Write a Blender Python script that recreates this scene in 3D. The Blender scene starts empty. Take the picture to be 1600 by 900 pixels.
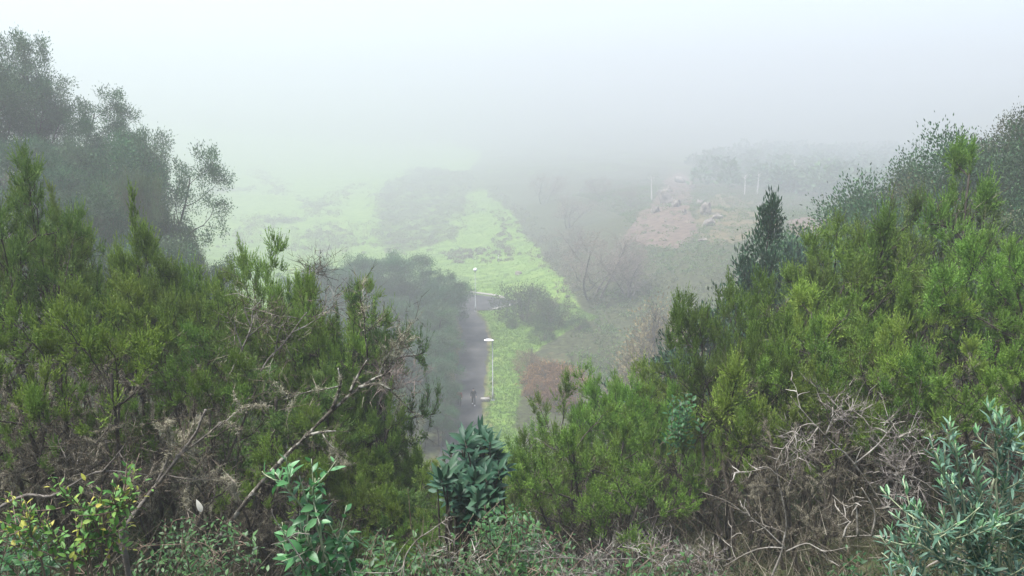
import bpy, bmesh, math, random
import numpy as np
from mathutils import Vector, Matrix

R = math.radians
S = bpy.context.scene
COL = S.collection
PI = math.pi
CAMZ = 27.5
PITCH = R(12.0)
FOC = 1280.0          # focal length in pixels of a 1600 wide picture

# ------------------------------------------------------------------ helpers
def rnd(seed): return np.random.default_rng(seed)

def unit(v):
    v = np.asarray(v, float)
    return v / (np.linalg.norm(v, axis=-1, keepdims=True) + 1e-12)

def link(o, parent=None):
    COL.objects.link(o)
    if parent is not None: o.parent = parent
    return o

def tag(o, label=None, cat=None, group=None, kind=None):
    if label: o['label'] = label
    if cat: o['category'] = cat
    if group: o['group'] = group
    if kind: o['kind'] = kind
    return o

def empty(name, loc, label=None, cat=None, group=None, rotz=0.0, scale=1.0):
    o = bpy.data.objects.new(name, None)
    o.empty_display_size = 0.3
    link(o)
    o.location = loc; o.rotation_euler = (0, 0, rotz)
    o.scale = (scale,)*3 if not hasattr(scale, '__len__') else scale
    return tag(o, label, cat, group)

class Geo:
    """collects triangles"""
    def __init__(s): s.V = []; s.F = []; s.n = 0; s.T = []; s.tint = None
    def add(s, V, F):
        if s.tint is not None: s.T.append(np.broadcast_to(np.asarray(s.tint, np.float32), (len(V),)))
        V = np.asarray(V, np.float32).reshape(-1, 3); F = np.asarray(F, np.int32).reshape(-1, 3)
        s.V.append(V); s.F.append(F + s.n); s.n += len(V)
    def arrays(s):
        if not s.V: return np.zeros((0, 3), np.float32), np.zeros((0, 3), np.int32)
        return np.concatenate(s.V), np.concatenate(s.F)
    def mesh(s, name, mat, smooth=False):
        V, F = s.arrays()
        me = bpy.data.meshes.new(name)
        me.vertices.add(len(V)); me.vertices.foreach_set('co', V.ravel())
        me.loops.add(F.size); me.loops.foreach_set('vertex_index', F.ravel())
        me.polygons.add(len(F))
        me.polygons.foreach_set('loop_start', np.arange(0, F.size, 3, dtype=np.int32))
        if smooth: me.polygons.foreach_set('use_smooth', np.ones(len(F), bool))
        me.materials.append(mat)
        me.update(); me.validate()
        if s.T: me.attributes.new('tint', 'FLOAT', 'POINT').data.foreach_set('value', np.concatenate(s.T))
        return me
    def obj(s, name, mat, parent=None, smooth=False):
        return link(bpy.data.objects.new(name, s.mesh(name, mat, smooth)), parent)

def tube(g, P, rad, k=5, cap=True):
    P = np.asarray(P, float); n = len(P)
    rad = np.broadcast_to(np.asarray(rad, float), (n,))
    T = np.gradient(P, axis=0); T = unit(T)
    up = np.array([0, 0, 1.0]) if abs(T[0, 2]) < 0.9 else np.array([1.0, 0, 0])
    A = unit(np.cross(T, up)); B = np.cross(T, A)
    a = np.arange(k) * 2 * PI / k
    ring = P[:, None] + rad[:, None, None] * (np.cos(a)[None, :, None] * A[:, None] + np.sin(a)[None, :, None] * B[:, None])
    i = np.arange(n - 1)[:, None] * k; j = np.arange(k)[None]; j2 = (j + 1) % k
    f = np.stack([np.stack([i + j, i + j2, i + k + j2], -1), np.stack([i + j, i + k + j2, i + k + j], -1)], 2).reshape(-1, 3)
    V = ring.reshape(-1, 3)
    if cap:
        V = np.concatenate([V, P[:1], P[-1:]]); c0 = n * k; c1 = c0 + 1; jj = np.arange(k)
        f = np.concatenate([f, np.stack([np.full(k, c0), (jj + 1) % k, jj], -1),
                            np.stack([np.full(k, c1), (n - 1) * k + jj, (n - 1) * k + (jj + 1) % k], -1)])
    g.add(V, f)

def side_of(D, r):
    X = r.normal(size=D.shape)
    return unit(np.cross(D, X))

def blades(g, B, D, L, W, r):
    """one thin triangle each"""
    n = len(B)
    if n == 0: return
    L = np.broadcast_to(L, (n,))[:, None]; W = np.broadcast_to(W, (n,))[:, None]
    Sd = side_of(D, r) * W * .5
    V = np.stack([B - Sd, B + Sd, B + D * L], 1).reshape(-1, 3)
    g.add(V, np.arange(3 * n).reshape(-1, 3))

def leaves(g, B, D, L, W, r, fold=.25, droop=0., up=None):
    """one folded lance leaf each: base, two sides, a middle and a tip"""
    n = len(B)
    if n == 0: return
    L = np.broadcast_to(L, (n,))[:, None]; W = np.broadcast_to(W, (n,))[:, None]
    D = unit(D)
    if up is None: Sd = side_of(D, r)
    else: Sd = unit(np.cross(D, up + r.normal(size=D.shape) * .35))
    N = np.cross(Sd, D); N *= np.where(N[:, 2:3] < 0, -1, 1)
    m = B + D * L * .5 - N * (W * fold)
    s1 = B + D * L * .45 + Sd * W * .5; s2 = B + D * L * .45 - Sd * W * .5
    tip = B + D * L - N * (L * droop)
    V = np.stack([B, s1, m, s2, tip], 1).reshape(-1, 3)
    f = np.array([[0, 1, 2], [0, 2, 3], [2, 1, 4], [3, 2, 4]])
    g.add(V, (np.arange(n)[:, None, None] * 5 + f[None]).reshape(-1, 3))

def big_leaf(g, b, d, nrm, L, W, curl=.15, fold=.2, k=6):
    """a close-up leaf: an ovate blade of k cross rows, folded on its midrib and curling down"""
    d = unit(d); nrm = unit(nrm - d * np.dot(nrm, d)); s = np.cross(d, nrm)
    t = np.linspace(0, 1, k)
    w = W * .5 * np.sin(PI * np.clip(t, .0, 1) ** .8) ** .8; w[0] = W * .03; w[-1] = 0.001
    c = b + d * (t * L)[:, None] - nrm * (curl * L * t ** 2)[:, None]
    l = c + s * w[:, None] + nrm * (w * fold)[:, None]; q = c - s * w[:, None] + nrm * (w * fold)[:, None]
    V = np.stack([l, c, q], 1).reshape(-1, 3); F = []
    for i in range(k - 1):
        a = i * 3
        F += [[a, a + 1, a + 4], [a, a + 4, a + 3], [a + 1, a + 2, a + 5], [a + 1, a + 5, a + 4]]
    g.add(V, F)

def box(g, c, s, rz=0.0):
    c = np.array(c, float); s = np.array(s, float) * .5
    v = np.array([[x, y, z] for x in (-1, 1) for y in (-1, 1) for z in (-1, 1)]) * s
    ca, sa = math.cos(rz), math.sin(rz)
    v = v @ np.array([[ca, sa, 0], [-sa, ca, 0], [0, 0, 1]]) + c
    q = [(0, 1, 3, 2), (4, 6, 7, 5), (0, 4, 5, 1), (2, 3, 7, 6), (0, 2, 6, 4), (1, 5, 7, 3)]
    g.add(v, [t for a, b, c_, d in q for t in ((a, b, c_), (a, c_, d))])

def lathe(g, prof, c=(0, 0, 0), k=20):
    prof = np.array(prof, float); n = len(prof); a = np.arange(k) * 2 * PI / k
    V = np.stack([prof[:, None, 0] * np.cos(a), prof[:, None, 0] * np.sin(a), np.broadcast_to(prof[:, None, 1], (n, k))], -1).reshape(-1, 3) + np.array(c)
    i = np.arange(n - 1)[:, None] * k; j = np.arange(k)[None]; j2 = (j + 1) % k
    f = np.stack([np.stack([i + j, i + j2, i + k + j2], -1), np.stack([i + j, i + k + j2, i + k + j], -1)], 2).reshape(-1, 3)
    g.add(V, f)

# ------------------------------------------------------------------ materials
def mat(name):
    m = bpy.data.materials.new(name); m.use_nodes = True
    nt = m.node_tree; nt.nodes.clear()
    return m, nt, nt.nodes, nt.links

def ramp(nt, fac, stops):
    n = nt.nodes.new('ShaderNodeValToRGB'); e = n.color_ramp.elements
    while len(e) > 1: e.remove(e[-1])
    e[0].position = stops[0][0]; e[0].color = (*stops[0][1], 1)
    for p, c in stops[1:]:
        x = e.new(p); x.color = (*c, 1)
    nt.links.new(fac, n.inputs[0]); return n.outputs[0]

def noise(nt, scale, detail=3, coord='Object', rough=.55, dist=0.):
    tc = nt.nodes.new('ShaderNodeTexCoord'); n = nt.nodes.new('ShaderNodeTexNoise')
    n.inputs['Scale'].default_value = scale; n.inputs['Detail'].default_value = detail
    n.inputs['Roughness'].default_value = rough; n.inputs['Distortion'].default_value = dist
    nt.links.new(tc.outputs[coord], n.inputs['Vector']); return n.outputs['Fac']

def mixc(nt, fac, a, b, typ='MIX'):
    n = nt.nodes.new('ShaderNodeMix'); n.data_type = 'RGBA'; n.blend_type = typ
    for sock, v in ((n.inputs[0], fac), (n.inputs[6], a), (n.inputs[7], b)):
        if hasattr(v, 'is_linked') or isinstance(v, bpy.types.NodeSocket): nt.links.new(v, sock)
        elif isinstance(v, (int, float)): sock.default_value = v
        else: sock.default_value = (*v, 1)
    return n.outputs[2]

def math_(nt, op, a, b=0.):
    n = nt.nodes.new('ShaderNodeMath'); n.operation = op
    for s, v in zip(n.inputs, (a, b)):
        if isinstance(v, bpy.types.NodeSocket): nt.links.new(v, s)
        else: s.default_value = v
    return n.outputs[0]

def leaf_mat(name, stops, rough=.6, transl=.3, clump=None, clump_scale=1.2, spec=.3, vary=.25, tint=False, hue=.485):
    """foliage: every leaf its own tint, every plant its own shade, patches of older or younger growth"""
    m, nt, N, L = mat(name)
    g = N.new('ShaderNodeNewGeometry'); oi = N.new('ShaderNodeObjectInfo')
    f0 = g.outputs['Random Per Island']
    if tint:                                   # every shoot has its own age and shade of green
        ta = N.new('ShaderNodeAttribute'); ta.attribute_name = 'tint'
        f0 = math_(nt, 'ADD', math_(nt, 'MULTIPLY', f0, .35), math_(nt, 'MULTIPLY', ta.outputs['Fac'], .65))
    c = ramp(nt, f0, stops)
    if clump is not None:
        f = noise(nt, clump_scale, 2)
        f = ramp(nt, f, [(.47, (0, 0, 0)), (.62, (1, 1, 1))])
        c = mixc(nt, math_(nt, 'MULTIPLY', f, .75), c, clump)
    hsv = N.new('ShaderNodeHueSaturation')
    L.new(c, hsv.inputs['Color'])
    v = math_(nt, 'ADD', math_(nt, 'MULTIPLY', oi.outputs['Random'], 2 * vary), 1 - vary)
    L.new(v, hsv.inputs['Value'])
    h = math_(nt, 'ADD', math_(nt, 'MULTIPLY', math_(nt, 'FRACT', math_(nt, 'MULTIPLY', oi.outputs['Random'], 7.31)), .035), hue)
    L.new(h, hsv.inputs['Hue'])
    b = N.new('ShaderNodeBsdfPrincipled'); L.new(hsv.outputs[0], b.inputs['Base Color'])
    b.inputs['Roughness'].default_value = rough; b.inputs['Specular IOR Level'].default_value = spec
    o = N.new('ShaderNodeOutputMaterial')
    if transl > 0:
        t = N.new('ShaderNodeBsdfTranslucent'); L.new(hsv.outputs[0], t.inputs['Color'])
        mx = N.new('ShaderNodeMixShader'); mx.inputs[0].default_value = transl
        L.new(b.outputs[0], mx.inputs[1]); L.new(t.outputs[0], mx.inputs[2]); L.new(mx.outputs[0], o.inputs[0])
    else: L.new(b.outputs[0], o.inputs[0])
    return m

def solid_mat(name, stops, scale=6., rough=.8, bump=.0, metal=0., spec=.3, detail=4, island=False, bscale=None):
    m, nt, N, L = mat(name)
    if island:
        g = N.new('ShaderNodeNewGeometry'); f = g.outputs['Random Per Island']
        f = math_(nt, 'ADD', math_(nt, 'MULTIPLY', f, .5), math_(nt, 'MULTIPLY', noise(nt, scale, detail), .5))
    else: f = noise(nt, scale, detail)
    c = ramp(nt, f, stops)
    b = N.new('ShaderNodeBsdfPrincipled'); L.new(c, b.inputs['Base Color'])
    b.inputs['Roughness'].default_value = rough; b.inputs['Metallic'].default_value = metal; b.inputs['Specular IOR Level'].default_value = spec
    if bump:
        bp = N.new('ShaderNodeBump'); bp.inputs['Strength'].default_value = bump; bp.inputs['Distance'].default_value = .02
        L.new(noise(nt, bscale or scale * 4, 4), bp.inputs['Height']); L.new(bp.outputs[0], b.inputs['Normal'])
    o = N.new('ShaderNodeOutputMaterial'); L.new(b.outputs[0], o.inputs[0])
    return m

# ------------------------------------------------------------------ terrain height: a thin-plate surface through surveyed points
CP = np.array([
 # x, y, z
 (0,0,25.7),(-6,0,25.9),(6,0,25.9),(0,-12,29),(-20,-12,32),(20,-12,32),(-14,2,27),(14,2,27),
 (0,3,24.7),(0,5,23.4),(0,10,20.8),(0,15,17.6),(0,20,13.8),(0,25,10.2),(-1,35,5.0),(-3,50,1.0),(-4,60,.1),(-4.5,75,0),(-4.5,90,0),(-5,105,0),(-6,120,0),
 (-3,3,24.9),(-4,6,23.9),(-5,10,22.8),(-9,10,23.6),(-5,15,20.4),(-10,15,21),(-8,20,17.4),(-16,20,22),(-6,28,9),(-12,32,12),(-20,35,17.5),(-28,38,22),
 (-34,55,24),(-26,52,18.5),(-21,50,15),(-17,46,11.5),(-13,50,6),(-11,60,1.5),(-16,62,5),(-24,66,10),(-36,70,16),(-45,60,26),(-50,90,10),
 (-10,75,.2),(-16,80,.6),(-24,85,1.0),(-14,100,0),(-25,105,0),(-40,115,0),(-60,120,4),
 (3,3,24.9),(4,6,23.9),(5,10,22.7),(9,10,23.3),(5,15,20.4),(10,15,21),(7,20,16.6),(13,20,19.5),(20,20,25),(8,28,9),(14,30,14),(21,33,20.5),(24,38,23.5),(18,38,18.5),
 (12,42,6),(30,42,27),(36,50,28),(22,50,13),(15,60,3),(6,62,.6),(26,65,9),(45,70,24),
 (4,75,.1),(3,90,.1),(3,105,.2),(8,115,.3),(10,85,.6),(20,90,2.5),(35,90,8),(16,110,1.0),(25,120,4),(45,115,12),
 (28,140,9),(30,150,11),(40,152,10),(60,145,10),(75,140,11),(45,170,11),(70,180,10),
 (0,140,.8),(0,160,2.6),(0,200,6.5),(10,200,8),(20,180,10),(25,240,12.3),(-15,150,.6),(-15,200,4),
 (-40,140,0),(-70,160,1),(-40,200,3),(-80,220,4),(-120,180,10),(-120,260,10),(-300,400,34),(-40,300,8),(-40,400,14),(-150,400,22),(-100,450,25),
 (100,120,17),(120,200,11),(95,240,11),(70,300,14),(160,300,15),(0,300,12),(20,380,19),(0,450,25.5),(70,450,26),(150,450,27),(0,600,44),(-200,600,42),(-100,600,43),(-100,520,31),(250,600,50),(-200,200,30),(-120,80,40),
 (250,300,40),(200,100,40),(-250,0,80),(250,0,70),(0,-60,45),(-100,-60,60),(100,-60,65),(0,900,60),(-400,900,55),(400,900,60)], float)

def far_y(y): return y if y < 120 else 120 + (y - 120) * 2.3     # the valley floor runs on: distances beyond the turning
for _c in CP:
    if _c[1] > 120:
        _k = far_y(_c[1]) / _c[1]; _c[2] = CAMZ - (CAMZ - _c[2]) * _k; _c[0] *= _k; _c[1] *= _k

def _tps(d2): return d2 * np.log(d2 + 1e-9) * .5
_sc = 100.0
_cx = CP[:, :2] / _sc
_K = _tps(((_cx[:, None] - _cx[None]) ** 2).sum(-1)) + np.eye(len(CP)) * 2e-4
_P = np.c_[np.ones(len(CP)), _cx]
_A = np.block([[_K, _P], [_P.T, np.zeros((3, 3))]])
_W = np.linalg.solve(_A, np.r_[CP[:, 2], np.zeros(3)])

_nr = rnd(5); _nf = [(_nr.uniform(.05, .9), _nr.uniform(0, 2 * PI), _nr.uniform(0, 2 * PI)) for _ in range(14)]
def ROADC(y):
    """x of the road's middle"""
    y = np.asarray(y, float)
    return np.interp(y, [40, 60, 70, 98, 104, 108, 112, 116, 120, 126, 140], [-3.9, -4.3, -4.4, -4.6, -4.95, -5.6, -6.6, -7.6, -8.7, -10.6, -16])

def hgt(x, y):
    x = np.asarray(x, float); y = np.asarray(y, float); sh = np.broadcast(x, y).shape
    q = np.stack([np.broadcast_to(x, sh).ravel(), np.broadcast_to(y, sh).ravel()], -1)
    out = np.empty(len(q))
    for s in range(0, len(q), 20000):
        qq = q[s:s + 20000] / _sc
        out[s:s + 20000] = _tps(((qq[:, None] - _cx[None]) ** 2).sum(-1)) @ _W[:-3] + _W[-3] + qq @ _W[-2:]
    X, Y = q[:, 0], q[:, 1]
    n = sum(.12 / (.4 + f) * np.sin(f * (X * math.cos(a) + Y * math.sin(a)) + p) for f, a, p in _nf) * .35
    n2 = sum(.5 * np.sin(f * .25 * (X * math.cos(a + 1) + Y * math.sin(a + 1)) + p) for f, a, p in _nf) * .35
    flat = np.clip((np.abs(X - ROADC(Y)) - 3.5) / 5, 0, 1); flat = np.where((Y > 55) & (Y < 140), flat, 1)
    flat = flat * np.where((Y > 105) & (Y < 130) & (X < 10) & (X > -10), np.clip((np.abs(X + 3) - 8) / 4, 0, 1), 1)
    z0 = np.where((Y > 55) & (Y < 140), np.clip((Y - 55) / 12, 0, 1) * np.clip((140 - Y) / 12, 0, 1), 0)
    far = np.clip((Y - 130) / 200, 0, 1)
    out = out + n * flat + n2 * far
    out = np.where(out > 45, 45 + 52 * np.tanh((out - 45) / 52), out)      # the hills level off
    k = z0 * (1 - flat)
    out = out * (1 - k) + 0.0 * k
    return out.reshape(sh)

def h1(x, y): return float(hgt(np.array([x]), np.array([y]))[0])

def ray(px, py):
    xr = (px - 800) / FOC; yr = (450 - py) / FOC
    return np.array([xr, math.cos(PITCH) + yr * math.sin(PITCH), -math.sin(PITCH) + yr * math.cos(PITCH)])
def at(px, py, y):
    d = ray(px, py); return np.array([0, 0, CAMZ]) + d * (y / d[1])
def ground_at(px, py, y0=2., y1=700.):
    """where the line of sight through a picture point meets the terrain"""
    d = ray(px, py); ys = np.geomspace(y0, y1, 900); p = np.array([0, 0, CAMZ]) + d[None] * (ys / d[1])[:, None]
    b = p[:, 2] - hgt(p[:, 0], p[:, 1]); i = np.argmax(b < 0)
    if b[i] >= 0: i = len(ys) - 1
    return p[i]
# ------------------------------------------------------------------ camera, light, air
cam_d = bpy.data.cameras.new('camera'); cam = bpy.data.objects.new('camera', cam_d); link(cam)
cam.location = (0, 0, CAMZ); cam.rotation_euler = (PI / 2 - PITCH, 0, 0)
cam_d.sensor_width = 36; cam_d.lens = 36 * FOC / 1600; cam_d.clip_start = .05; cam_d.clip_end = 6000
S.camera = cam

SUN_EL, SUN_AZ = 68.0, -110.0        # high, behind the left shoulder, behind the cloud
w = bpy.data.worlds.new('World'); S.world = w; w.use_nodes = True
nt = w.node_tree; nt.nodes.clear()
sky = nt.nodes.new('ShaderNodeTexSky'); sky.sky_type = 'NISHITA'; sky.sun_disc = False
sky.sun_elevation = R(SUN_EL); sky.sun_rotation = R(SUN_AZ); sky.air_density = 1.0; sky.dust_density = 3.0; sky.altitude = 900
bw = nt.nodes.new('ShaderNodeRGBToBW'); nt.links.new(sky.outputs[0], bw.inputs[0])
cl = nt.nodes.new('ShaderNodeMix'); cl.data_type = 'RGBA'          # the cloud layer greys the blue out of the sky
cl.inputs[0].default_value = .15
nt.links.new(sky.outputs[0], cl.inputs[6]); nt.links.new(bw.outputs[0], cl.inputs[7])
bg = nt.nodes.new('ShaderNodeBackground'); bg.inputs[1].default_value = .05
nt.links.new(cl.outputs[2], bg.inputs[0])
wo = nt.nodes.new('ShaderNodeOutputWorld'); nt.links.new(bg.outputs[0], wo.inputs[0])

sd = bpy.data.lights.new('sun', 'SUN'); sun = bpy.data.objects.new('sun', sd); link(sun)
sd.energy = 1.5; sd.angle = R(15); sd.color = (1, .98, .95)
# sun_rotation turns clockwise from +Y, seen from above
az, el = R(SUN_AZ), R(SUN_EL)
to_sun = Vector((math.sin(az) * math.cos(el), math.cos(az) * math.cos(el), math.sin(el)))
sun.rotation_euler = to_sun.to_track_quat('Z', 'Y').to_euler()
sun.location = to_sun * 300

S.view_settings.view_transform = 'Standard'; S.view_settings.look = 'None'
S.view_settings.gamma = 1; S.view_settings.use_curve_mapping = False
S.view_settings.exposure = 3.12
S.render.engine = 'CYCLES'
c = S.cycles
c.max_bounces = 10; c.diffuse_bounces = 3; c.glossy_bounces = 2; c.transmission_bounces = 4; c.volume_bounces = 6; c.transparent_max_bounces = 4
c.use_denoising = True; c.denoiser = 'OPENIMAGEDENOISE'
c.caustics_reflective = False; c.caustics_refractive = False
c.use_adaptive_sampling = True; c.adaptive_threshold = .01
c.filter_width = 1.5

# ------------------------------------------------------------------ ground
def sinhspace(a, b, n, k):
    t = np.linspace(-1, 1, n); s = np.sinh(k * t) / np.sinh(k); return np.where(s < 0, -s * a, s * b)
GX = np.unique(np.concatenate([np.arange(-60, 60.01, .6), np.arange(61.5, 110, 1.5), -60 - np.geomspace(1, 1940, 70), 110 + np.geomspace(1, 1890, 60)]))
GY = np.unique(np.concatenate([np.arange(-10, 135, .6), np.arange(135, 260, 1.3), np.arange(260, 480, 2.8), 480 + np.geomspace(3, 1840, 50), -10 - np.geomspace(1, 60, 12)]))
gx, gy = np.meshgrid(GX, GY)
GZ = hgt(gx, gy)

def inside(poly, X, Y):
    poly = np.asarray(poly)[:, :2]; c = np.zeros(X.shape, bool); j = len(poly) - 1
    for i in range(len(poly)):
        xi, yi = poly[i]; xj, yj = poly[j]
        t = ((yi > Y) != (yj > Y)) & (X < (xj - xi) * (Y - yi) / (yj - yi + 1e-12) + xi)
        c ^= t; j = i
    return c
def gpoly(pts): return np.array([ground_at(px, py, 50) for px, py in pts])

P_strip = gpoly([(906, 480), (868, 425), (842, 390), (812, 350), (780, 315), (760, 298), (728, 300), (716, 340), (700, 400), (690, 470), (735, 460), (800, 470), (860, 470)])
P_field = np.array([(-9, 118), (-10, 165), (-18, 281), (-26, 442), (-22, 600), (-60, 720), (-400, 720), (-500, 460), (-400, 112), (-12, 112)], float)
P_scrubs = [gpoly(p) for p in ([(590, 300), (650, 262), (735, 270), (728, 330), (715, 345), (712, 372), (640, 395), (600, 400), (585, 360)],
            [(455, 370), (500, 350), (560, 362), (545, 395), (500, 402), (460, 395)],
            [(350, 385), (390, 345), (430, 335), (425, 350), (385, 378), (355, 400)],
            [(470, 305), (505, 318), (520, 340), (480, 338)], [(395, 268), (405, 264), (445, 300), (438, 306)], [(500, 316), (560, 288), (566, 293), (512, 324)],
            [(415, 345), (470, 343), (470, 349), (415, 351)], [(330, 300), (400, 292), (400, 297), (330, 306)], [(690, 396), (740, 388), (785, 395), (780, 412), (700, 410)], [(775, 330), (790, 335), (802, 400), (786, 410)])]
P_red = [gpoly(p) for p in ([(975, 370), (1000, 335), (1030, 300), (1040, 280), (1085, 285), (1078, 330), (1092, 365), (1060, 390), (1005, 386)],
         [(1225, 345), (1260, 338), (1306, 346), (1305, 372), (1240, 374)],
         [(1035, 285), (1060, 268), (1085, 280), (1080, 296), (1050, 300)])]
P_path = np.array([(-.5, 118), (2, 112), (8.5, 118), (9.5, 128), (7.6, 128), (6.0, 119)], float)
P_verge = np.array([(-2.6, 62), (-2.6, 98), (-3.4, 107), (-4.7, 112), (-5.2, 113.6), (-2.9, 113.8), (-1.2, 115.4), (2, 119), (9, 116), (12, 108), (5.5, 98), (2.2, 92), (1.1, 84), (.6, 76), (.3, 62)], float)
P_bracken = gpoly([(800, 625), (822, 575), (850, 545), (905, 555), (925, 580), (880, 620), (840, 640)])
P_claret = gpoly([(1085, 330), (1120, 300), (1200, 320), (1225, 350), (1150, 385), (1100, 385), (1080, 350)])

gmask = np.zeros(GZ.shape + (4,), np.float32); gmask[..., 3] = 1
gr = inside(P_strip, gx, gy) | inside(P_field, gx, gy) | inside(P_verge, gx, gy)
for p in P_scrubs[:1]: gr = gr * np.where(inside(p, gx, gy), .45, 1)
gmask[..., 0] = np.maximum(gr, np.clip((gy - 330) / 160, 0, .35))
red = np.zeros(GZ.shape, bool)
for p in P_red: red |= inside(p, gx, gy)
gmask[..., 1] = red
gmask[..., 2] = inside(P_bracken, gx, gy) * .35 + inside(P_claret, gx, gy) * .55
# the worn earth along the road's edge
gmask[..., 2] = np.maximum(gmask[..., 2], ((np.abs(gx - ROADC(gy)) < 2.7) & (gy > 60) & (gy < 128)) * .5)
# soften mask edges
for ch in (0, 0, 0, 1, 2, 0, 0, 0, 0):
    m_ = gmask[..., ch]
    gmask[..., ch] = (m_ * 2 + np.roll(m_, 1, 0) + np.roll(m_, -1, 0) + np.roll(m_, 1, 1) + np.roll(m_, -1, 1)) / 6

nyg, nxg = GZ.shape
g = Geo()
ii = (np.arange(nyg - 1)[:, None] * nxg + np.arange(nxg - 1)[None]).ravel()
g.add(np.stack([gx, gy, GZ], -1).reshape(-1, 3), np.concatenate([np.stack([ii, ii + 1, ii + nxg + 1], -1), np.stack([ii, ii + nxg + 1, ii + nxg], -1)]))

m, nt, N, L = mat('earth_and_grass')
at_ = N.new('ShaderNodeAttribute'); at_.attribute_name = 'cover'
sp = N.new('ShaderNodeSeparateColor'); L.new(at_.outputs['Color'], sp.inputs[0])
def edge(sock, amt=.7):
    nz = math_(nt, 'ADD', math_(nt, 'MULTIPLY', noise(nt, .9, 5), .5), math_(nt, 'MULTIPLY', noise(nt, .16, 4), .5))
    e = math_(nt, 'ADD', sock, math_(nt, 'MULTIPLY', math_(nt, 'SUBTRACT', nz, .5), amt * 2.4))
    return ramp(nt, e, [(.38, (0, 0, 0)), (.62, (1, 1, 1))])
soil = ramp(nt, noise(nt, 1.7, 6), [(.3, (.022, .020, .012)), (.5, (.045, .052, .022)), (.7, (.075, .085, .038))])
grass = ramp(nt, noise(nt, .35, 7), [(.3, (.070, .125, .022)), (.5, (.115, .195, .036)), (.7, (.17, .235, .058))])
redc = ramp(nt, noise(nt, .8, 6), [(.3, (.060, .043, .032)), (.5, (.105, .074, .055)), (.7, (.17, .125, .095))])
brac = ramp(nt, noise(nt, 2.5, 6), [(.3, (.075, .06, .03)), (.7, (.17, .135, .075))])
col_ = mixc(nt, edge(sp.outputs[0]), soil, grass)
col_ = mixc(nt, edge(sp.outputs[2]), col_, brac)
col_ = mixc(nt, edge(sp.outputs[1]), col_, redc)
b = N.new('ShaderNodeBsdfPrincipled'); L.new(col_, b.inputs['Base Color']); b.inputs['Roughness'].default_value = .95; b.inputs['Specular IOR Level'].default_value = .1
bp = N.new('ShaderNodeBump'); bp.inputs['Strength'].default_value = .6; bp.inputs['Distance'].default_value = .25
L.new(noise(nt, 2.2, 6), bp.inputs['Height']); L.new(bp.outputs[0], b.inputs['Normal'])
o_ = N.new('ShaderNodeOutputMaterial'); L.new(b.outputs[0], o_.inputs[0])
ground = g.obj('ground', m, smooth=True); tag(ground, kind='structure')
ca = ground.data.color_attributes.new('cover', 'FLOAT_COLOR', 'POINT'); ca.data.foreach_set('color', gmask.reshape(-1))

# ------------------------------------------------------------------ road: an asphalt lane with a turning to the right at its far end
m_asphalt = solid_mat('asphalt', [(.32, (.016, .016, .016)), (.5, (.034, .033, .032)), (.7, (.062, .059, .054))], .55, .8, .3, detail=10, spec=.3, bscale=30)
g = Geo()
ys = np.arange(54, 134, 1.0); hw = 1.6
cx_ = ROADC(ys)
ctr = np.stack([cx_, ys], -1); tg = unit(np.gradient(ctr, axis=0)); nn = np.stack([tg[:, 1], -tg[:, 0]], -1)
wob = .12 * np.sin(ys * .9) + .08 * np.sin(ys * 2.3 + 1)
us = np.linspace(-1, 1, 9)
X = ctr[:, 0, None] + nn[:, 0, None] * us * (hw + wob[:, None] * np.abs(us)); Y = ctr[:, 1, None] + nn[:, 1, None] * us * hw
Z = hgt(X, Y) + .03 - .02 * us[None] ** 2
k = 9; ii = (np.arange(len(ys) - 1)[:, None] * k + np.arange(k - 1)[None]).ravel()
g.add(np.stack([X, Y, Z], -1).reshape(-1, 3), np.concatenate([np.stack([ii, ii + 1, ii + k + 1], -1), np.stack([ii, ii + k + 1, ii + k], -1)]))
# the turning: left on the lane, right end narrows towards the kerb
L0 = np.array([(-8.4, 114.6), (-5.2, 114.0), (-2.9, 114.2), (-1.4, 115.8), (1.5, 119.2)]); L1 = np.array([(-10.2, 124.8), (-6, 124.6), (-3.2, 123.0), (-1.2, 121.0), (1.5, 120.4)])
t_ = np.linspace(0, 1, 25); s_ = np.linspace(0, 1, len(L0))
e0 = np.stack([np.interp(t_, s_, L0[:, i]) for i in (0, 1)], -1); e1 = np.stack([np.interp(t_, s_, L1[:, i]) for i in (0, 1)], -1)
vv = np.linspace(0, 1, 8)
XY = e0[:, None] * (1 - vv[None, :, None]) + e1[:, None] * vv[None, :, None]
Z = hgt(XY[..., 0], XY[..., 1]) + .036
ii = (np.arange(24)[:, None] * 8 + np.arange(7)[None]).ravel()
g.add(np.concatenate([XY, Z[..., None]], -1).reshape(-1, 3), np.concatenate([np.stack([ii, ii + 8, ii + 9], -1), np.stack([ii, ii + 9, ii + 1], -1)]))
road = g.obj('road', m_asphalt, smooth=True); tag(road, kind='structure')

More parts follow.
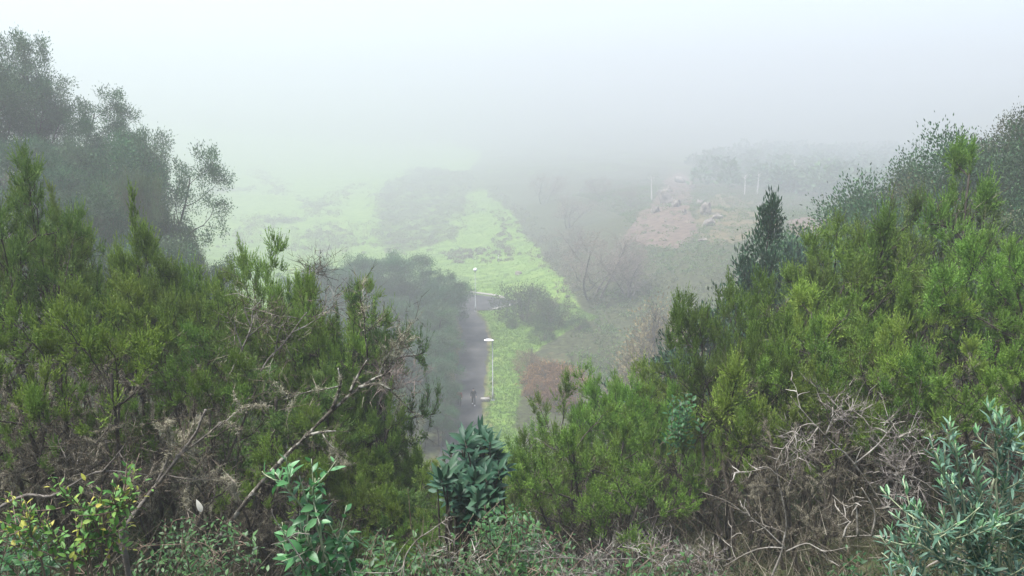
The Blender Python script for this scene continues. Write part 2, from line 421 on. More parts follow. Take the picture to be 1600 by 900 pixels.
# pale kerbs
m_conc = solid_mat('weathered_concrete', [(.3, (.20, .19, .17)), (.7, (.33, .31, .28))], 3, .9, .3)
def kerb(pts, w_, h_, label, cat):
    g = Geo(); P = np.array(pts, float); n = 14; s0 = np.linspace(0, 1, len(P)); t = np.linspace(0, 1, n)
    P = np.stack([np.interp(t, s0, P[:, i]) for i in (0, 1)], -1); T = unit(np.gradient(P, axis=0)); Nn = np.stack([T[:, 1], -T[:, 0]], -1)
    z = hgt(P[:, 0], P[:, 1]); rows = []
    for du, dz in ((-.5, -.15), (-.5, .85), (-.4, 1), (.4, 1), (.5, .85), (.5, -.15)):
        q = P + Nn * du * w_; rows.append(np.c_[q, z + dz * h_])
    V = np.stack(rows, 1).reshape(-1, 3); k = 6; F = []
    for i in range(n - 1):
        for j in range(k):
            a, b_, c_, d = i * k + j, i * k + (j + 1) % k, (i + 1) * k + (j + 1) % k, (i + 1) * k + j
            F += [[a, b_, c_], [a, c_, d]]
    for base in (0, (n - 1) * k):
        F += [[base, base + j, base + j + 1] for j in range(1, k - 1)]
    g.add(V, F)
    return tag(g.obj('kerb', m_conc), label, cat)
kerb([(-3.0, 113.9), (-1.25, 115.5), (1.6, 119.0)], .45, .22, 'pale concrete kerb along the near edge of the right turning', 'kerb')
kerb([(-9.8, 125.8), (-6, 125.4), (-2.9, 123.6), (-1.0, 121.6)], .55, .25, 'pale low kerb curving along the far edge of the turning', 'kerb')

# ------------------------------------------------------------------ the fog: one closed box of even air
g = Geo(); zlo = float(GZ.min()) - 1
box(g, (0, 1130, (zlo + 102) / 2), (4100, 2500, 102 - zlo))
mh, nt, N, L = mat('fog_air')
pv = N.new('ShaderNodeVolumePrincipled'); pv.inputs['Color'].default_value = (.58, .597, .610, 1); pv.inputs['Density'].default_value = .0041; pv.inputs['Anisotropy'].default_value = .15
o_ = N.new('ShaderNodeOutputMaterial'); L.new(pv.outputs[0], o_.inputs['Volume'])
haze = g.obj('haze', mh); tag(haze, kind='stuff')
# ------------------------------------------------------------------ plant materials
M_bark = solid_mat('dark_bark', [(.3, (.022, .018, .014)), (.6, (.055, .046, .036)), (.8, (.11, .10, .08))], 9, .9, .5)
M_bark_grey = solid_mat('grey_bark', [(.3, (.07, .06, .05)), (.6, (.15, .135, .115)), (.8, (.24, .22, .19))], 7, .9, .5)
M_lichen_bark = solid_mat('lichened_bark', [(.36, (.035, .028, .022)), (.50, (.09, .08, .062)), (.60, (.30, .29, .24))], 16, .9, .6)
M_dead = solid_mat('dead_wood', [(.3, (.10, .088, .072)), (.5, (.21, .19, .16)), (.72, (.36, .34, .30))], 14, .9, .4)
M_twig = leaf_mat('dead_twig', [(0, (.025, .02, .014)), (.5, (.06, .049, .034)), (.8, (.12, .10, .075)), (1, (.27, .24, .19))], .9, 0, spec=.1, vary=.2)
M_lichen = leaf_mat('beard_lichen', [(0, (.17, .16, .10)), (.5, (.28, .26, .18)), (1, (.40, .38, .29))], .95, .2, spec=.05, vary=.12)
M_heath = leaf_mat('heath_needle', [(0, (.028, .065, .012)), (.35, (.075, .165, .022)), (.65, (.145, .29, .040)), (1, (.27, .43, .095))], .55, .25, clump=(.125, .21, .035), clump_scale=1.1, vary=.34, tint=True, hue=.466)
M_heath_dk = leaf_mat('heath_needle_dark', [(0, (.022, .055, .014)), (.5, (.065, .150, .030)), (1, (.15, .27, .055))], .55, .25, clump=(.09, .15, .03), clump_scale=1.1, vary=.25, tint=True, hue=.466)
M_laurel = leaf_mat('laurel_leaf', [(0, (.022, .058, .022)), (.5, (.048, .120, .042)), (1, (.095, .19, .068))], .55, .2, clump=(.07, .10, .05), clump_scale=.5, vary=.25, spec=.25, tint=True)
M_gloss = leaf_mat('glossy_leaf', [(0, (.014, .045, .022)), (.5, (.022, .068, .032)), (1, (.05, .10, .05))], .5, .12, vary=.1, spec=.22)
M_bush = leaf_mat('bush_leaf', [(0, (.028, .055, .022)), (.5, (.060, .108, .036)), (1, (.11, .165, .06))], .7, .25, clump=(.10, .085, .05), clump_scale=.6, vary=.25, tint=True)
M_dry = leaf_mat('dry_leaf', [(0, (.13, .10, .055)), (.5, (.22, .17, .09)), (1, (.30, .25, .14))], .9, .25, vary=.2, tint=True)
M_rust = leaf_mat('rusty_bracken', [(0, (.12, .06, .028)), (.5, (.22, .115, .055)), (1, (.32, .19, .09))], .9, .25, vary=.2, tint=True)
M_bramble = leaf_mat('bramble_leaf', [(0, (.06, .11, .03)), (.5, (.10, .17, .05)), (1, (.16, .23, .085))], .6, .3, clump=(.14, .145, .07), clump_scale=.12, vary=0)
M_herb = leaf_mat('herb_leaf', [(0, (.016, .055, .014)), (.5, (.032, .098, .024)), (1, (.07, .165, .045))], .5, .35, vary=.15, spec=.45)
M_mint = leaf_mat('pale_green_leaf', [(0, (.045, .13, .04)), (.5, (.085, .21, .065)), (1, (.16, .31, .13))], .45, .35, vary=.05, spec=.45)
M_yellow = leaf_mat('yellowing_leaf', [(0, (.06, .16, .035)), (.45, (.12, .25, .05)), (.76, (.18, .29, .06)), (.90, (.36, .36, .06)), (1, (.50, .43, .10))], .55, .35, vary=.05, spec=.35)
M_silver = leaf_mat('silver_green_leaf', [(0, (.05, .115, .072)), (.5, (.085, .175, .115)), (1, (.16, .26, .19))], .55, .25, vary=.05, spec=.35)
M_silver_tip = leaf_mat('young_silver_leaf', [(0, (.13, .27, .11)), (.5, (.19, .34, .16)), (1, (.30, .43, .26))], .55, .35, vary=.05, spec=.35)
M_stem_pale = solid_mat('pale_green_stem', [(.3, (.22, .27, .15)), (.7, (.36, .38, .26))], 12, .7, .1)
M_stem_brown = solid_mat('brown_stem', [(.3, (.10, .07, .05)), (.7, (.20, .15, .11))], 12, .8, .2)
M_grass = leaf_mat('grass_blade', [(0, (.08, .145, .022)), (.5, (.13, .215, .038)), (1, (.20, .28, .065))], .7, .35, clump=(.16, .24, .06), clump_scale=.25, vary=0)
M_under = leaf_mat('undergrowth_leaf', [(0, (.018, .035, .012)), (.5, (.035, .07, .02)), (1, (.07, .12, .035))], .6, .25, clump=(.06, .055, .03), clump_scale=.5, vary=0)

UP = np.array([0, 0, 1.0])

# ------------------------------------------------------------------ branching
def grow(g, r, p, d, L, rad, lvl, cfg, out):
    n = cfg['seg'][lvl]; P = [np.array(p, float)]; d = unit(d)
    for i in range(n):
        d = unit(d + r.normal(size=3) * cfg['wig'][lvl] + UP * cfg['trop'][lvl])
        P.append(P[-1] + d * L / n)
    P = np.array(P); end = rad * cfg['taper'][lvl]
    tube(g, P, np.linspace(rad, end, n + 1), cfg['k'][lvl], cap=lvl == 0)
    out['paths'].append((lvl, P))
    last = lvl + 1 >= len(cfg['seg'])
    out['tips'].append((P[-1], d, lvl, P))
    if last: return
    nc = cfg['ch'][lvl]; nc = int(nc * r.uniform(.75, 1.25) + .5)
    az0 = r.uniform(0, 2 * PI)
    for i in range(nc):
        t = cfg['t0'][lvl] + (1 - cfg['t0'][lvl]) * (i + r.uniform(.1, .9)) / nc
        f = t * n; a = min(int(f), n - 1); q = P[a] + (P[a + 1] - P[a]) * (f - a); dd = unit(P[a + 1] - P[a])
        az = az0 + i * 2.4 + r.uniform(-.4, .4)
        s1 = unit(np.cross(dd, UP if abs(dd[2]) < .9 else np.array([1., 0, 0]))); s2 = np.cross(dd, s1)
        an = R(cfg['ang'][lvl]) * r.uniform(.7, 1.25)
        cd = dd * math.cos(an) + (s1 * math.cos(az) + s2 * math.sin(az)) * math.sin(an)
        shape = cfg['shape'](t) if 'shape' in cfg and lvl == 0 else (1.1 - .45 * t)
        grow(g, r, q, cd, L * cfg['ratio'][lvl] * shape * r.uniform(.75, 1.2), max((rad + (end - rad) * t) * cfg['rr'][lvl], .003), lvl + 1, cfg, out)

def plume(g, r, p, d, s, nsh=9, nn=30, nl=.042, nw=.0125, fan=46, narrow=False):
    """a feathery heath tuft: shoots fan out from one point and curve upwards, all of them thick with short needles"""
    ax = unit(unit(d) * .8 + UP * .45 + r.normal(size=3) * .25)
    s1 = unit(np.cross(ax, r.normal(size=3))); s2 = np.cross(ax, s1)
    az = np.arange(nsh) * 2.4 + r.uniform(0, 6); an = R(fan) * np.sqrt(np.linspace(0, 1, nsh)) * r.uniform(.8, 1.25, nsh)
    sd = ax * np.cos(an)[:, None] + (np.cos(az)[:, None] * s1 + np.sin(az)[:, None] * s2) * np.sin(an)[:, None]
    t0 = r.uniform(0, .45, nsh) * (an < R(30)); sp = p + ax * (t0 * s)[:, None]
    sl = s * r.uniform(.65, 1.15, nsh) * (1 - .3 * an / R(fan))
    k = np.maximum((nn * sl / s).astype(int), 8); idx = np.repeat(np.arange(nsh), k); m = len(idx)
    u = r.uniform(.06, 1, m); bend = UP * .22
    B = sp[idx] + sd[idx] * (u * sl[idx])[:, None] + bend * ((u ** 2) * sl[idx])[:, None]
    D = unit(sd[idx] * .85 + bend * 1.5 * u[:, None] + unit(r.normal(size=(m, 3))) * .62)
    tn = np.clip(r.uniform() * .5 + r.beta(2, 2, nsh) * .5, 0, 1)
    g.tint = np.repeat(np.clip(tn[idx] * .80 + .40 * u - .10, 0, 1), 3)
    blades(g, B, D, nl * r.uniform(.65, 1.25, m) * (1.15 - .35 * u), nw, r)

def twig_mass(g, r, paths, n, L0, W, zmax, lv=(0, 1, 2), up=.25):
    """fine bare twigs along the lower limbs, each with a few finer ones"""
    pts = []; dirs = []
    cand = [P for l, P in paths if l in lv]
    if not cand: return
    wts = np.array([np.linalg.norm(P[-1] - P[0]) for P in cand]); wts /= wts.sum()
    ch = r.choice(len(cand), n, p=wts)
    for c in ch:
        P = cand[c]; f = r.uniform(.1, 1) * (len(P) - 1); a = min(int(f), len(P) - 2)
        pts.append(P[a] + (P[a + 1] - P[a]) * (f - a)); dirs.append(P[a + 1] - P[a])
    B = np.array(pts); D0 = unit(np.array(dirs)); keep = B[:, 2] < zmax * r.uniform(.75, 1.1, n); B = B[keep]; D0 = D0[keep]; n = len(B)
    D = unit(D0 * .5 + r.normal(size=(n, 3)) * .75 + UP * up); L = L0 * r.uniform(.4, 1.3, n)
    blades(g, B, D, L, W, r)
    k = 5; idx = np.repeat(np.arange(n), k); u = r.uniform(.2, .95, n * k)
    B2 = B[idx] + D[idx] * (u * L[idx])[:, None]; D2 = unit(D[idx] + r.normal(size=(n * k, 3)) * .55 + UP * .1)
    blades(g, B2, D2, L[idx] * r.uniform(.2, .55, n * k), W * .75, r)

def lichen_mass(g, r, paths, n, zlo, zhi, lv=(1, 2), per=40, size=.036):
    cand = [P for l, P in paths if l in lv and zlo < P[-1, 2] < zhi]
    if not cand: return
    for _ in range(n):
        P = cand[r.integers(len(cand))]; f0 = r.uniform(.15, .8) * (len(P) - 1)
        f = np.clip(f0 + r.normal(size=per) * .6, 0, len(P) - 1.001); a = f.astype(int)
        B = P[a] + (P[a + 1] - P[a]) * (f - a)[:, None] + r.normal(size=(per, 3)) * size * .35
        D = unit(r.normal(size=(per, 3)) + UP * -.15)
        blades(g, B, D, size * r.uniform(.4, 1.1, per), size * .12, r)

class Proto:
    def __init__(s, name, parts, H):
        s.name = name; s.parts = parts; s.H = H
        me = parts[1][1]; V = np.empty(len(me.vertices) * 3, np.float32); me.vertices.foreach_get('co', V); V = V.reshape(-1, 3)
        s.W = float(np.quantile(V[:, 0], .97) - np.quantile(V[:, 0], .03) + np.quantile(V[:, 1], .97) - np.quantile(V[:, 1], .03)) / 2
        s.top = V[V[:, 2] > np.quantile(V[:, 2], .999)].mean(0)[:2]

def make_heath(seed, lean=(.12, .4), stems=4, dark=False, lichen=10, spire=0., low=.46, H=4.5, rat=.40, t00=.34, Lr=(.58, .86), ch0=9):
    r = rnd(seed); gt = Geo(); gc = Geo(); gw = Geo(); gl = Geo(); out = dict(paths=[], tips=[])
    cfg = dict(seg=[9, 6, 4], wig=[.13, .20, .22], trop=[.05, .05, .08], taper=[.38, .4, .5], k=[7, 5, 4], ch=[ch0, 8], t0=[t00, .40], ang=[54, 58],
               ratio=[rat, .34], rr=[.62, .6])
    for i in range(stems):
        a = i * 2 * PI / stems + r.uniform(-.5, .5); l = r.uniform(*lean)
        L = H * r.uniform(*Lr) * (1 if i else 1.08)
        grow(gt, r, (.18 * math.cos(a), .18 * math.sin(a), -.5), (l * math.cos(a), l * math.sin(a), 1), L + .5, r.uniform(.045, .07), 0, cfg, out)
    zt = max(p[2] for p, d, l, P in out['tips'])
    for p, d, l, P in out['tips']:
        hrel = p[2] / zt
        if hrel > low + r.uniform(-.12, .12):
            s = r.uniform(.17, .27)
            plume(gc, r, p - unit(d) * .05, d, s)
            if l == 2:
                for q in (P[len(P) // 2], P[len(P) // 2 + 1]): plume(gc, r, q, d + r.normal(size=3) * .8, s * .9, 7, 24)
            elif l == 1: plume(gc, r, p, d + UP, s * 1.3)
            else:                              # the leading shoots
                n_ = 5 + int(6 * spire)
                for j in range(n_):
                    f = j / n_; plume(gc, r, p + unit(d * .5 + UP) * f * (.30 + .5 * spire), d + UP * 1.5 + r.normal(size=3) * .4, s * (1.15 - .5 * f), 7, 24, fan=40)
    twig_mass(gw, r, out['paths'], 1500, .36, .0075, zt * .80)
    if lichen: lichen_mass(gl, r, out['paths'], lichen * 18, zt * .25, zt * .8)
    H = max(v[:, 2].max() for v in gc.V)
    parts = [('trunk', gt.mesh('heath_trunk', M_bark, True)), ('crown', gc.mesh('heath_crown', M_heath_dk if dark else M_heath)), ('brushwood', gw.mesh('heath_twigs', M_twig))]
    if lichen: parts.append(('lichen', gl.mesh('heath_lichen', M_lichen)))
    return Proto('tree_heath', parts, H)

def leaf_cluster(g, r, p, d, n, spread, L, W, upb=.35):
    g.tint = float(np.clip(r.beta(1.6, 1.6), 0, 1))
    B = p + r.normal(size=(n, 3)) * spread; D = unit(unit(B - p) * .7 + unit(d) * .5 + UP * upb + r.normal(size=(n, 3)) * .35)
    leaves(g, B, D, L * r.uniform(.6, 1.2, n), W * r.uniform(.7, 1.2, n), r)

def make_broadleaf(seed, H=8., trunks=2, n=92, L=.125, W=.056, mat_=None, bark=None, spread=.19, ang=(52, 46, 44), open_=.0, twig=0, t0=.28, lean=(.05, .25), dense=1.):
    r = rnd(seed); gt = Geo(); gc = Geo(); gw = Geo(); out = dict(paths=[], tips=[])
    cfg = dict(seg=[8, 6, 4, 3], wig=[.10, .15, .2, .2], trop=[.06, .08, .07, .05], taper=[.35, .4, .45, .5], k=[7, 5, 4, 3], ch=[9, 5, 3], t0=[t0, .25, .3], ang=ang,
               ratio=[.48, .5, .5], rr=[.5, .55, .6], shape=lambda t: 1.15 - .5 * t)
    for i in range(trunks):
        a = i * 2 * PI / trunks + r.uniform(-.5, .5); l = r.uniform(*lean)
        grow(gt, r, (.2 * math.cos(a), .2 * math.sin(a), -.6), (l * math.cos(a), l * math.sin(a), 1), (H * .82 + .6) * r.uniform(.85, 1.05), .11 * H / 8, 0, cfg, out)
    for p, d, l, P in out['tips']:
        if r.uniform() < open_ or l == 0 and r.uniform() < .1: continue
        k = int(n * dense * (1 if l == 3 else 1.3) * r.uniform(.7, 1.3)); leaf_cluster(gc, r, p, d, k, spread * (1 if l == 3 else 1.3), L, W)
    if twig: twig_mass(gw, r, out['paths'], twig, .5, .012, H, (1, 2, 3))
    Hm = max(v[:, 2].max() for v in gc.V)
    parts = [('trunk', gt.mesh('tree_trunk', bark or M_bark, True)), ('crown', gc.mesh('tree_crown', mat_ or M_laurel))]
    if twig: parts.append(('brushwood', gw.mesh('tree_twigs', M_twig)))
    return Proto('broadleaf_tree', parts, Hm)

def make_conical(seed, H=6.5, n=26, L=.13, W=.045, mat_=None, width=.34):
    r = rnd(seed); gt = Geo(); gc = Geo(); out = dict(paths=[], tips=[])
    cfg = dict(seg=[12, 5, 3], wig=[.05, .14, .2], trop=[.05, .10, .12], taper=[.2, .4, .5], k=[6, 4, 3], ch=[34, 5], t0=[.12, .2], ang=[58, 42],
               ratio=[width, .45], rr=[.4, .55], shape=lambda t: max(.16, (1.05 - t) * 1.0 + .18 * math.sin(t * 17)))
    grow(gt, r, (0, 0, -.5), (.03, .02, 1), H * .93 + .5, .075, 0, cfg, out)
    for p, d, l, P in out['tips']:
        leaf_cluster(gc, r, p, d, int(n * r.uniform(.7, 1.3)), .085, L, W, .45)
        if l == 1: leaf_cluster(gc, r, P[2], d, n, .10, L, W, .45)
    Hm = max(v[:, 2].max() for v in gc.V)
    return Proto('laurel_tree', [('trunk', gt.mesh('laurel_trunk', M_bark, True)), ('crown', gc.mesh('laurel_crown', mat_ or M_laurel))], Hm)

def make_bare(seed, H=6., trunks=3, bark=None, tw=2200):
    r = rnd(seed); gt = Geo(); gw = Geo(); out = dict(paths=[], tips=[])
    cfg = dict(seg=[8, 6, 5, 4], wig=[.13, .2, .22, .25], trop=[.03, .05, .05, .03], taper=[.35, .4, .45, .5], k=[6, 5, 4, 3], ch=[8, 6, 5], t0=[.2, .2, .2], ang=[50, 46, 44],
               ratio=[.55, .55, .55], rr=[.55, .55, .6])
    for i in range(trunks):
        a = i * 2 * PI / trunks + r.uniform(-.5, .5); l = r.uniform(.15, .5)
        grow(gt, r, (.2 * math.cos(a), .2 * math.sin(a), -.5), (l * math.cos(a), l * math.sin(a), 1), H * .85 + .5, .09 * H / 6, 0, cfg, out)
    twig_mass(gw, r, out['paths'], tw, .55, .016, H * 3, (2, 3), .1)
    Hm = max(v[:, 2].max() for v in gt.V)
    M_btw = bark or M_bark_grey
    return Proto('bare_tree', [('trunk', gt.mesh('bare_trunk', M_btw, True)), ('brushwood', gw.mesh('bare_twigs', M_baretwig))], Hm)
M_baretwig = leaf_mat('bare_twig', [(0, (.12, .10, .085)), (.5, (.20, .165, .14)), (1, (.30, .25, .21))], .9, 0, spec=.1, vary=.15)

def make_bush(seed, H=2.2, wid=1.5, n=260, per=26, L=.11, W=.05, mat_=None, twig=300):
    """a rounded bush: arching stems from one base, leaf clumps of uneven size over and inside an irregular dome"""
    r = rnd(seed); gt = Geo(); gc = Geo(); gw = Geo(); paths = []
    ns = 14
    for i in range(ns):
        a = i * 2.4 + r.uniform(-.3, .3); l = r.uniform(.1, .95)
        top = np.array([wid * l * math.cos(a), wid * l * math.sin(a), H * math.sqrt(max(0.05, 1 - (l * .9) ** 2)) * r.uniform(.75, 1.0)])
        t = np.linspace(0, 1, 7)[:, None]; P = np.array([.1 * math.cos(a), .1 * math.sin(a), -.3]) * (1 - t) + top * t; P[:, 2] += np.sin(t[:, 0] * PI) * H * .15
        P += np.cumsum(r.normal(size=P.shape) * .03, 0); tube(gt, P, np.linspace(.03, .008, 7), 4, False); paths.append((1, P))
    lob = r.normal(size=(9, 3)); lob = unit(lob * [1, 1, .6] + UP * .35); lr = r.uniform(.25, .45, 9)
    for i in range(n):
        d = unit(r.normal(size=3) * [1, 1, .8] + UP * .35)
        if d[2] < -.05: d[2] = abs(d[2])
        k = r.uniform(.55, 1.0) ** .6 * (.78 + sum(l_ * max(0, np.dot(d, q)) ** 8 for q, l_ in zip(lob, lr)))
        p = d * k * np.array([wid, wid, H])
        leaf_cluster(gc, r, p, d, int(per * r.uniform(.5, 1.4)), .10 * wid, L, W, .3)
    if twig: twig_mass(gw, r, paths, twig, .4, .009, H * 2, (1,))
    Hm = np.percentile(np.concatenate([v[:, 2] for v in gc.V]), 99.5)
    parts = [('stem', gt.mesh('bush_stems', M_bark_grey, True)), ('foliage', gc.mesh('bush_foliage', mat_ or M_bush))]
    if twig: parts.append(('brushwood', gw.mesh('bush_twigs', M_twig)))
    return Proto('bush', parts, float(Hm))

def place(pr, loc, H, label, cat='tree', group=None, rotz=None, name=None, wid=1., seed=None):
    rr = random.Random((seed if seed is not None else 0) * 7919 + int(loc[0] * 131) * 31 + int(loc[1] * 137))
    s = H / pr.H
    o = empty(name or pr.name, loc, label, cat, group, rr.uniform(0, 2 * PI) if rotz is None else rotz, (s * wid, s * wid, s))
    for n, me in pr.parts: link(bpy.data.objects.new(n, me), o)
    return o

def stand(pr, px, py, Y, label, cat='tree', group=None, **k):
    """stands a plant on the terrain at distance Y so that its own height reaches the point measured in the photo"""
    t = at(px, py, Y); z = h1(t[0], t[1]); H = max(t[2] - z, .3)
    sp = k.pop('span', None)                  # measured breadth of the crown in metres
    if sp:
        slim = k.pop('slim', None)
        if slim and sp / (pr.W * H / pr.H) < .5: pr = slim
        k['wid'] = min(max(sp / (pr.W * H / pr.H), k.pop('least', .72)), 1.4)
    rz = k.pop('rotz', None)
    if rz is None:                            # turned so that the leading shoot leans towards or away from the path, not sideways
        rz = PI / 2 * (1 if int(px + py) % 2 else -1) - math.atan2(pr.top[1], pr.top[0]) - math.atan2(t[0], t[1])
    x, y = t[0], t[1]
    return place(pr, (x, y, z), max(t[2] - z, .3), label, cat, group, rotz=rz, **k)
# ------------------------------------------------------------------ kinds of plant
HA = [make_heath(11, lichen=12), make_heath(12, stems=5, lichen=12), make_heath(13, lean=(.1, .3), lichen=18, low=.55), make_heath(14, stems=3, spire=.5, lean=(.05, .22), lichen=5)]
HD = [make_heath(21, dark=True, stems=4, lichen=10), make_heath(22, dark=True, stems=3, spire=.6, lean=(.05, .2), lichen=4)]
HB = [make_heath(31, stems=5, lean=(.25, .6), lichen=60, low=.66), make_heath(32, stems=4, lean=(.3, .7), lichen=70, low=.70)]   # more bare wood and lichen than green
BL = [make_broadleaf(41, 8, 2), make_broadleaf(42, 8, 3, open_=.12, lean=(.1, .4)), make_broadleaf(43, 8, 1, spread=.22), make_broadleaf(44, 8, 2, open_=.2, spread=.17)]
WL = make_broadleaf(46, 7, 3, n=70, L=.17, W=.036, mat_=M_bush, twig=600, lean=(.15, .45))
HC = [make_heath(18, stems=6, t00=.56, Lr=(.72, .84), ch0=10, lichen=10, low=.5, lean=(.1, .42)), make_heath(19, stems=5, t00=.52, Lr=(.7, .86), ch0=11, lichen=10, low=.5, lean=(.1, .36)), make_heath(20, dark=True, stems=6, t00=.54, Lr=(.7, .84), ch0=10, lichen=8, low=.5, lean=(.1, .45))]
HN = [make_heath(15, stems=2, lean=(.05, .16), rat=.24, lichen=3), make_heath(16, stems=2, lean=(.04, .12), rat=.22, spire=1., lichen=3), make_heath(17, stems=2, lean=(.05, .16), rat=.25, dark=True, lichen=3)]

CO = [make_conical(51, mat_=M_gloss, n=30), make_conical(52, width=.42, mat_=M_gloss)]
BT = [make_bare(61), make_bare(62, trunks=4)]
BU = [make_bush(71), make_bush(72, n=300), make_bush(73, wid=1.9)]
BY = make_bush(74, mat_=M_dry, n=220, twig=900)
BR = make_bush(75, H=1.2, wid=1.5, mat_=M_rust, n=200, L=.16, W=.05, twig=500)
RT = [make_broadleaf(81, 5, 3, n=84, L=.095, W=.042, mat_=M_bush, lean=(.15, .5), t0=.18, spread=.2), make_broadleaf(82, 5, 4, n=84, L=.095, W=.042, mat_=M_laurel, lean=(.2, .55), t0=.18, spread=.2)]

# ------------------------------------------------------------------ left: hazy broadleaf trees on the spur
G1 = 'hazy trees on the left spur'
for i, (px, py, Y, k, lab) in enumerate([
    (22, 38, 58, 3, 'tallest hazy grey-green tree, highest on the left edge of the fog'),
    (-40, 60, 54, 0, 'hazy tree cut by the left edge, beside the tallest one'),
    (70, 105, 60, 3, 'hazy tree with an open crown just right of the tallest tree on the left spur'),
    (105, 165, 55, 1, 'hazy dark tree below the two tallest trees of the left spur'),
    (40, 200, 50, 0, 'hazy tree directly behind the dark heath plumes at the left edge'),
    (165, 162, 58, 1, 'hazy tree topping the second step of the left tree line'),
    (200, 185, 54, 2, 'broad hazy tree in the middle of the left tree line'),
    (255, 188, 56, 3, 'hazy tree with loose outstretched branch tips against the white fog'),
    (150, 260, 47, 2, 'hazy tree standing behind the small heath spire on the left'),
    (235, 262, 50, 1, 'hazy tree below the loose branch tips, facing the pale fields'),
    (318, 355, 50, 1, 'hazy tree at the lower end of the left tree line'),
    (332, 400, 51, 2, 'lowest hazy tree of the left spur, next to the fields'),
    (290, 400, 46, 0, 'hazy tree behind the bright heath crowns, under the pale willow-like tree'),
    (215, 350, 44, 2, 'hazy dark tree just above the bright heath crown on the left'),
    (90, 290, 44, 1, 'hazy tree between the left edge plumes and the small heath spire'),
]): stand(BL[k], px - max(0, px - 150) * .30, py, Y * .87, lab, 'tree', G1, span=112 * Y / 1280, least=.42, seed=i)
stand(WL, 205, 245, 42, 'pale willow-like tree with narrow leaves in front of the hazy left trees', 'tree', G1, span=3.2, least=.4)
stand(WL, 236, 305, 43, 'lower pale narrow-leaved tree beside the open fields', 'tree', G1, span=3, least=.4)

# the dense grove beside the lane
G2 = 'dense grove left of the lane'
for i, (x, y, H, k, lab) in enumerate([
    (-7.6, 74, 5.0, 2, 'nearest grove tree, overhanging the lane beside the walkers'),
    (-11.5, 76, 5.2, 0, 'grove tree behind the half hidden walker'),
    (-8.4, 81, 5.6, 2, 'grove tree at the lane edge, second along from the walkers'),
    (-12.8, 83, 6.4, 1, 'grove tree in the second rank above the walkers'),
    (-8.7, 88, 6.2, 0, 'grove tree at the lane edge opposite the near lamp head'),
    (-13.5, 90, 7.0, 2, 'rounded grove tree in the heart of the dense grove'),
    (-9.0, 96, 7.0, 2, 'grove tree at the lane edge below the far lamp'),
    (-14.5, 98, 7.6, 0, 'tall grove tree behind the middle of the grove'),
    (-10.2, 104, 7.4, 1, 'grove tree beside the turning, reaching over its edge'),
    (-15.8, 106, 8.6, 2, 'tall grove tree on the grove skyline left of the far lamp'),
    (-19.0, 103, 8.8, 0, 'grove skyline tree with a pointed top in the middle of the grove'),
    (-22.0, 100, 8.4, 1, 'grove skyline tree behind the heath spire'),
    (-18.2, 93, 7.2, 2, 'grove tree in front of the pointed skyline tree'),
    (-17.0, 84, 6.2, 0, 'grove tree low down behind the small round heath crown'),
    (-15.5, 76, 5.0, 1, 'grove tree at the foot of the left bank'),
    (-20.5, 88, 6.6, 2, 'grove tree beside the heath spire, half hidden by it'),
    (-25.5, 103, 7.4, 1, 'outermost grove tree, next to the pale field'),
    (-12.0, 70, 4.6, 0, 'lowest grove tree, just above the green heath scrub'),
    (-7.1, 69, 4.0, 2, 'small grove tree hiding the near end of the lane'),
    (-6.1, 65, 3.2, 0, 'small grove tree at the lane end behind the glossy dark shrub'),
    (-10.2, 64, 4.2, 2, 'grove tree nearest the near slope, left of the lane end'),
]):
    x += .15 if x > -12.5 else .3
    place(BL[k], (x, y, h1(x, y)), H * 1.2, lab, 'tree', G2, seed=i, wid=1.3)

# ------------------------------------------------------------------ right: trees on the ridge
G3 = 'rounded trees on the right ridge'
for i, (px, py, Y, k, lab) in enumerate([
    (1598, 150, 40, 0, 'highest rounded tree on the right ridge, at the right edge'),
    (1560, 172, 38, 1, 'rounded ridge tree second from the right edge'),
    (1515, 200, 40, 0, 'rounded ridge tree behind the tall feathery spire'),
    (1475, 218, 38, 1, 'rounded ridge tree just left of the tall feathery spire'),
    (1430, 245, 39, 0, 'rounded ridge tree in the middle of the descending skyline'),
    (1395, 262, 37, 1, 'rounded ridge tree where the skyline starts to drop'),
    (1362, 285, 38, 0, 'lowest rounded ridge tree beside the red earth'),
    (1590, 235, 33, 1, 'dark ridge tree under the highest one, at the right edge'),
    (1540, 270, 32, 0, 'ridge tree below the skyline, right of the tall spire'),
    (1420, 315, 32, 1, 'ridge tree below the skyline behind the bright heath plumes'),
    (1600, 300, 28, 0, 'nearest ridge tree at the right edge'),
    (1370, 330, 34, 1, 'ridge tree under the lowest skyline tree'),
]): stand(RT[k], px, py, Y * .86, lab, 'tree', G3, seed=i)

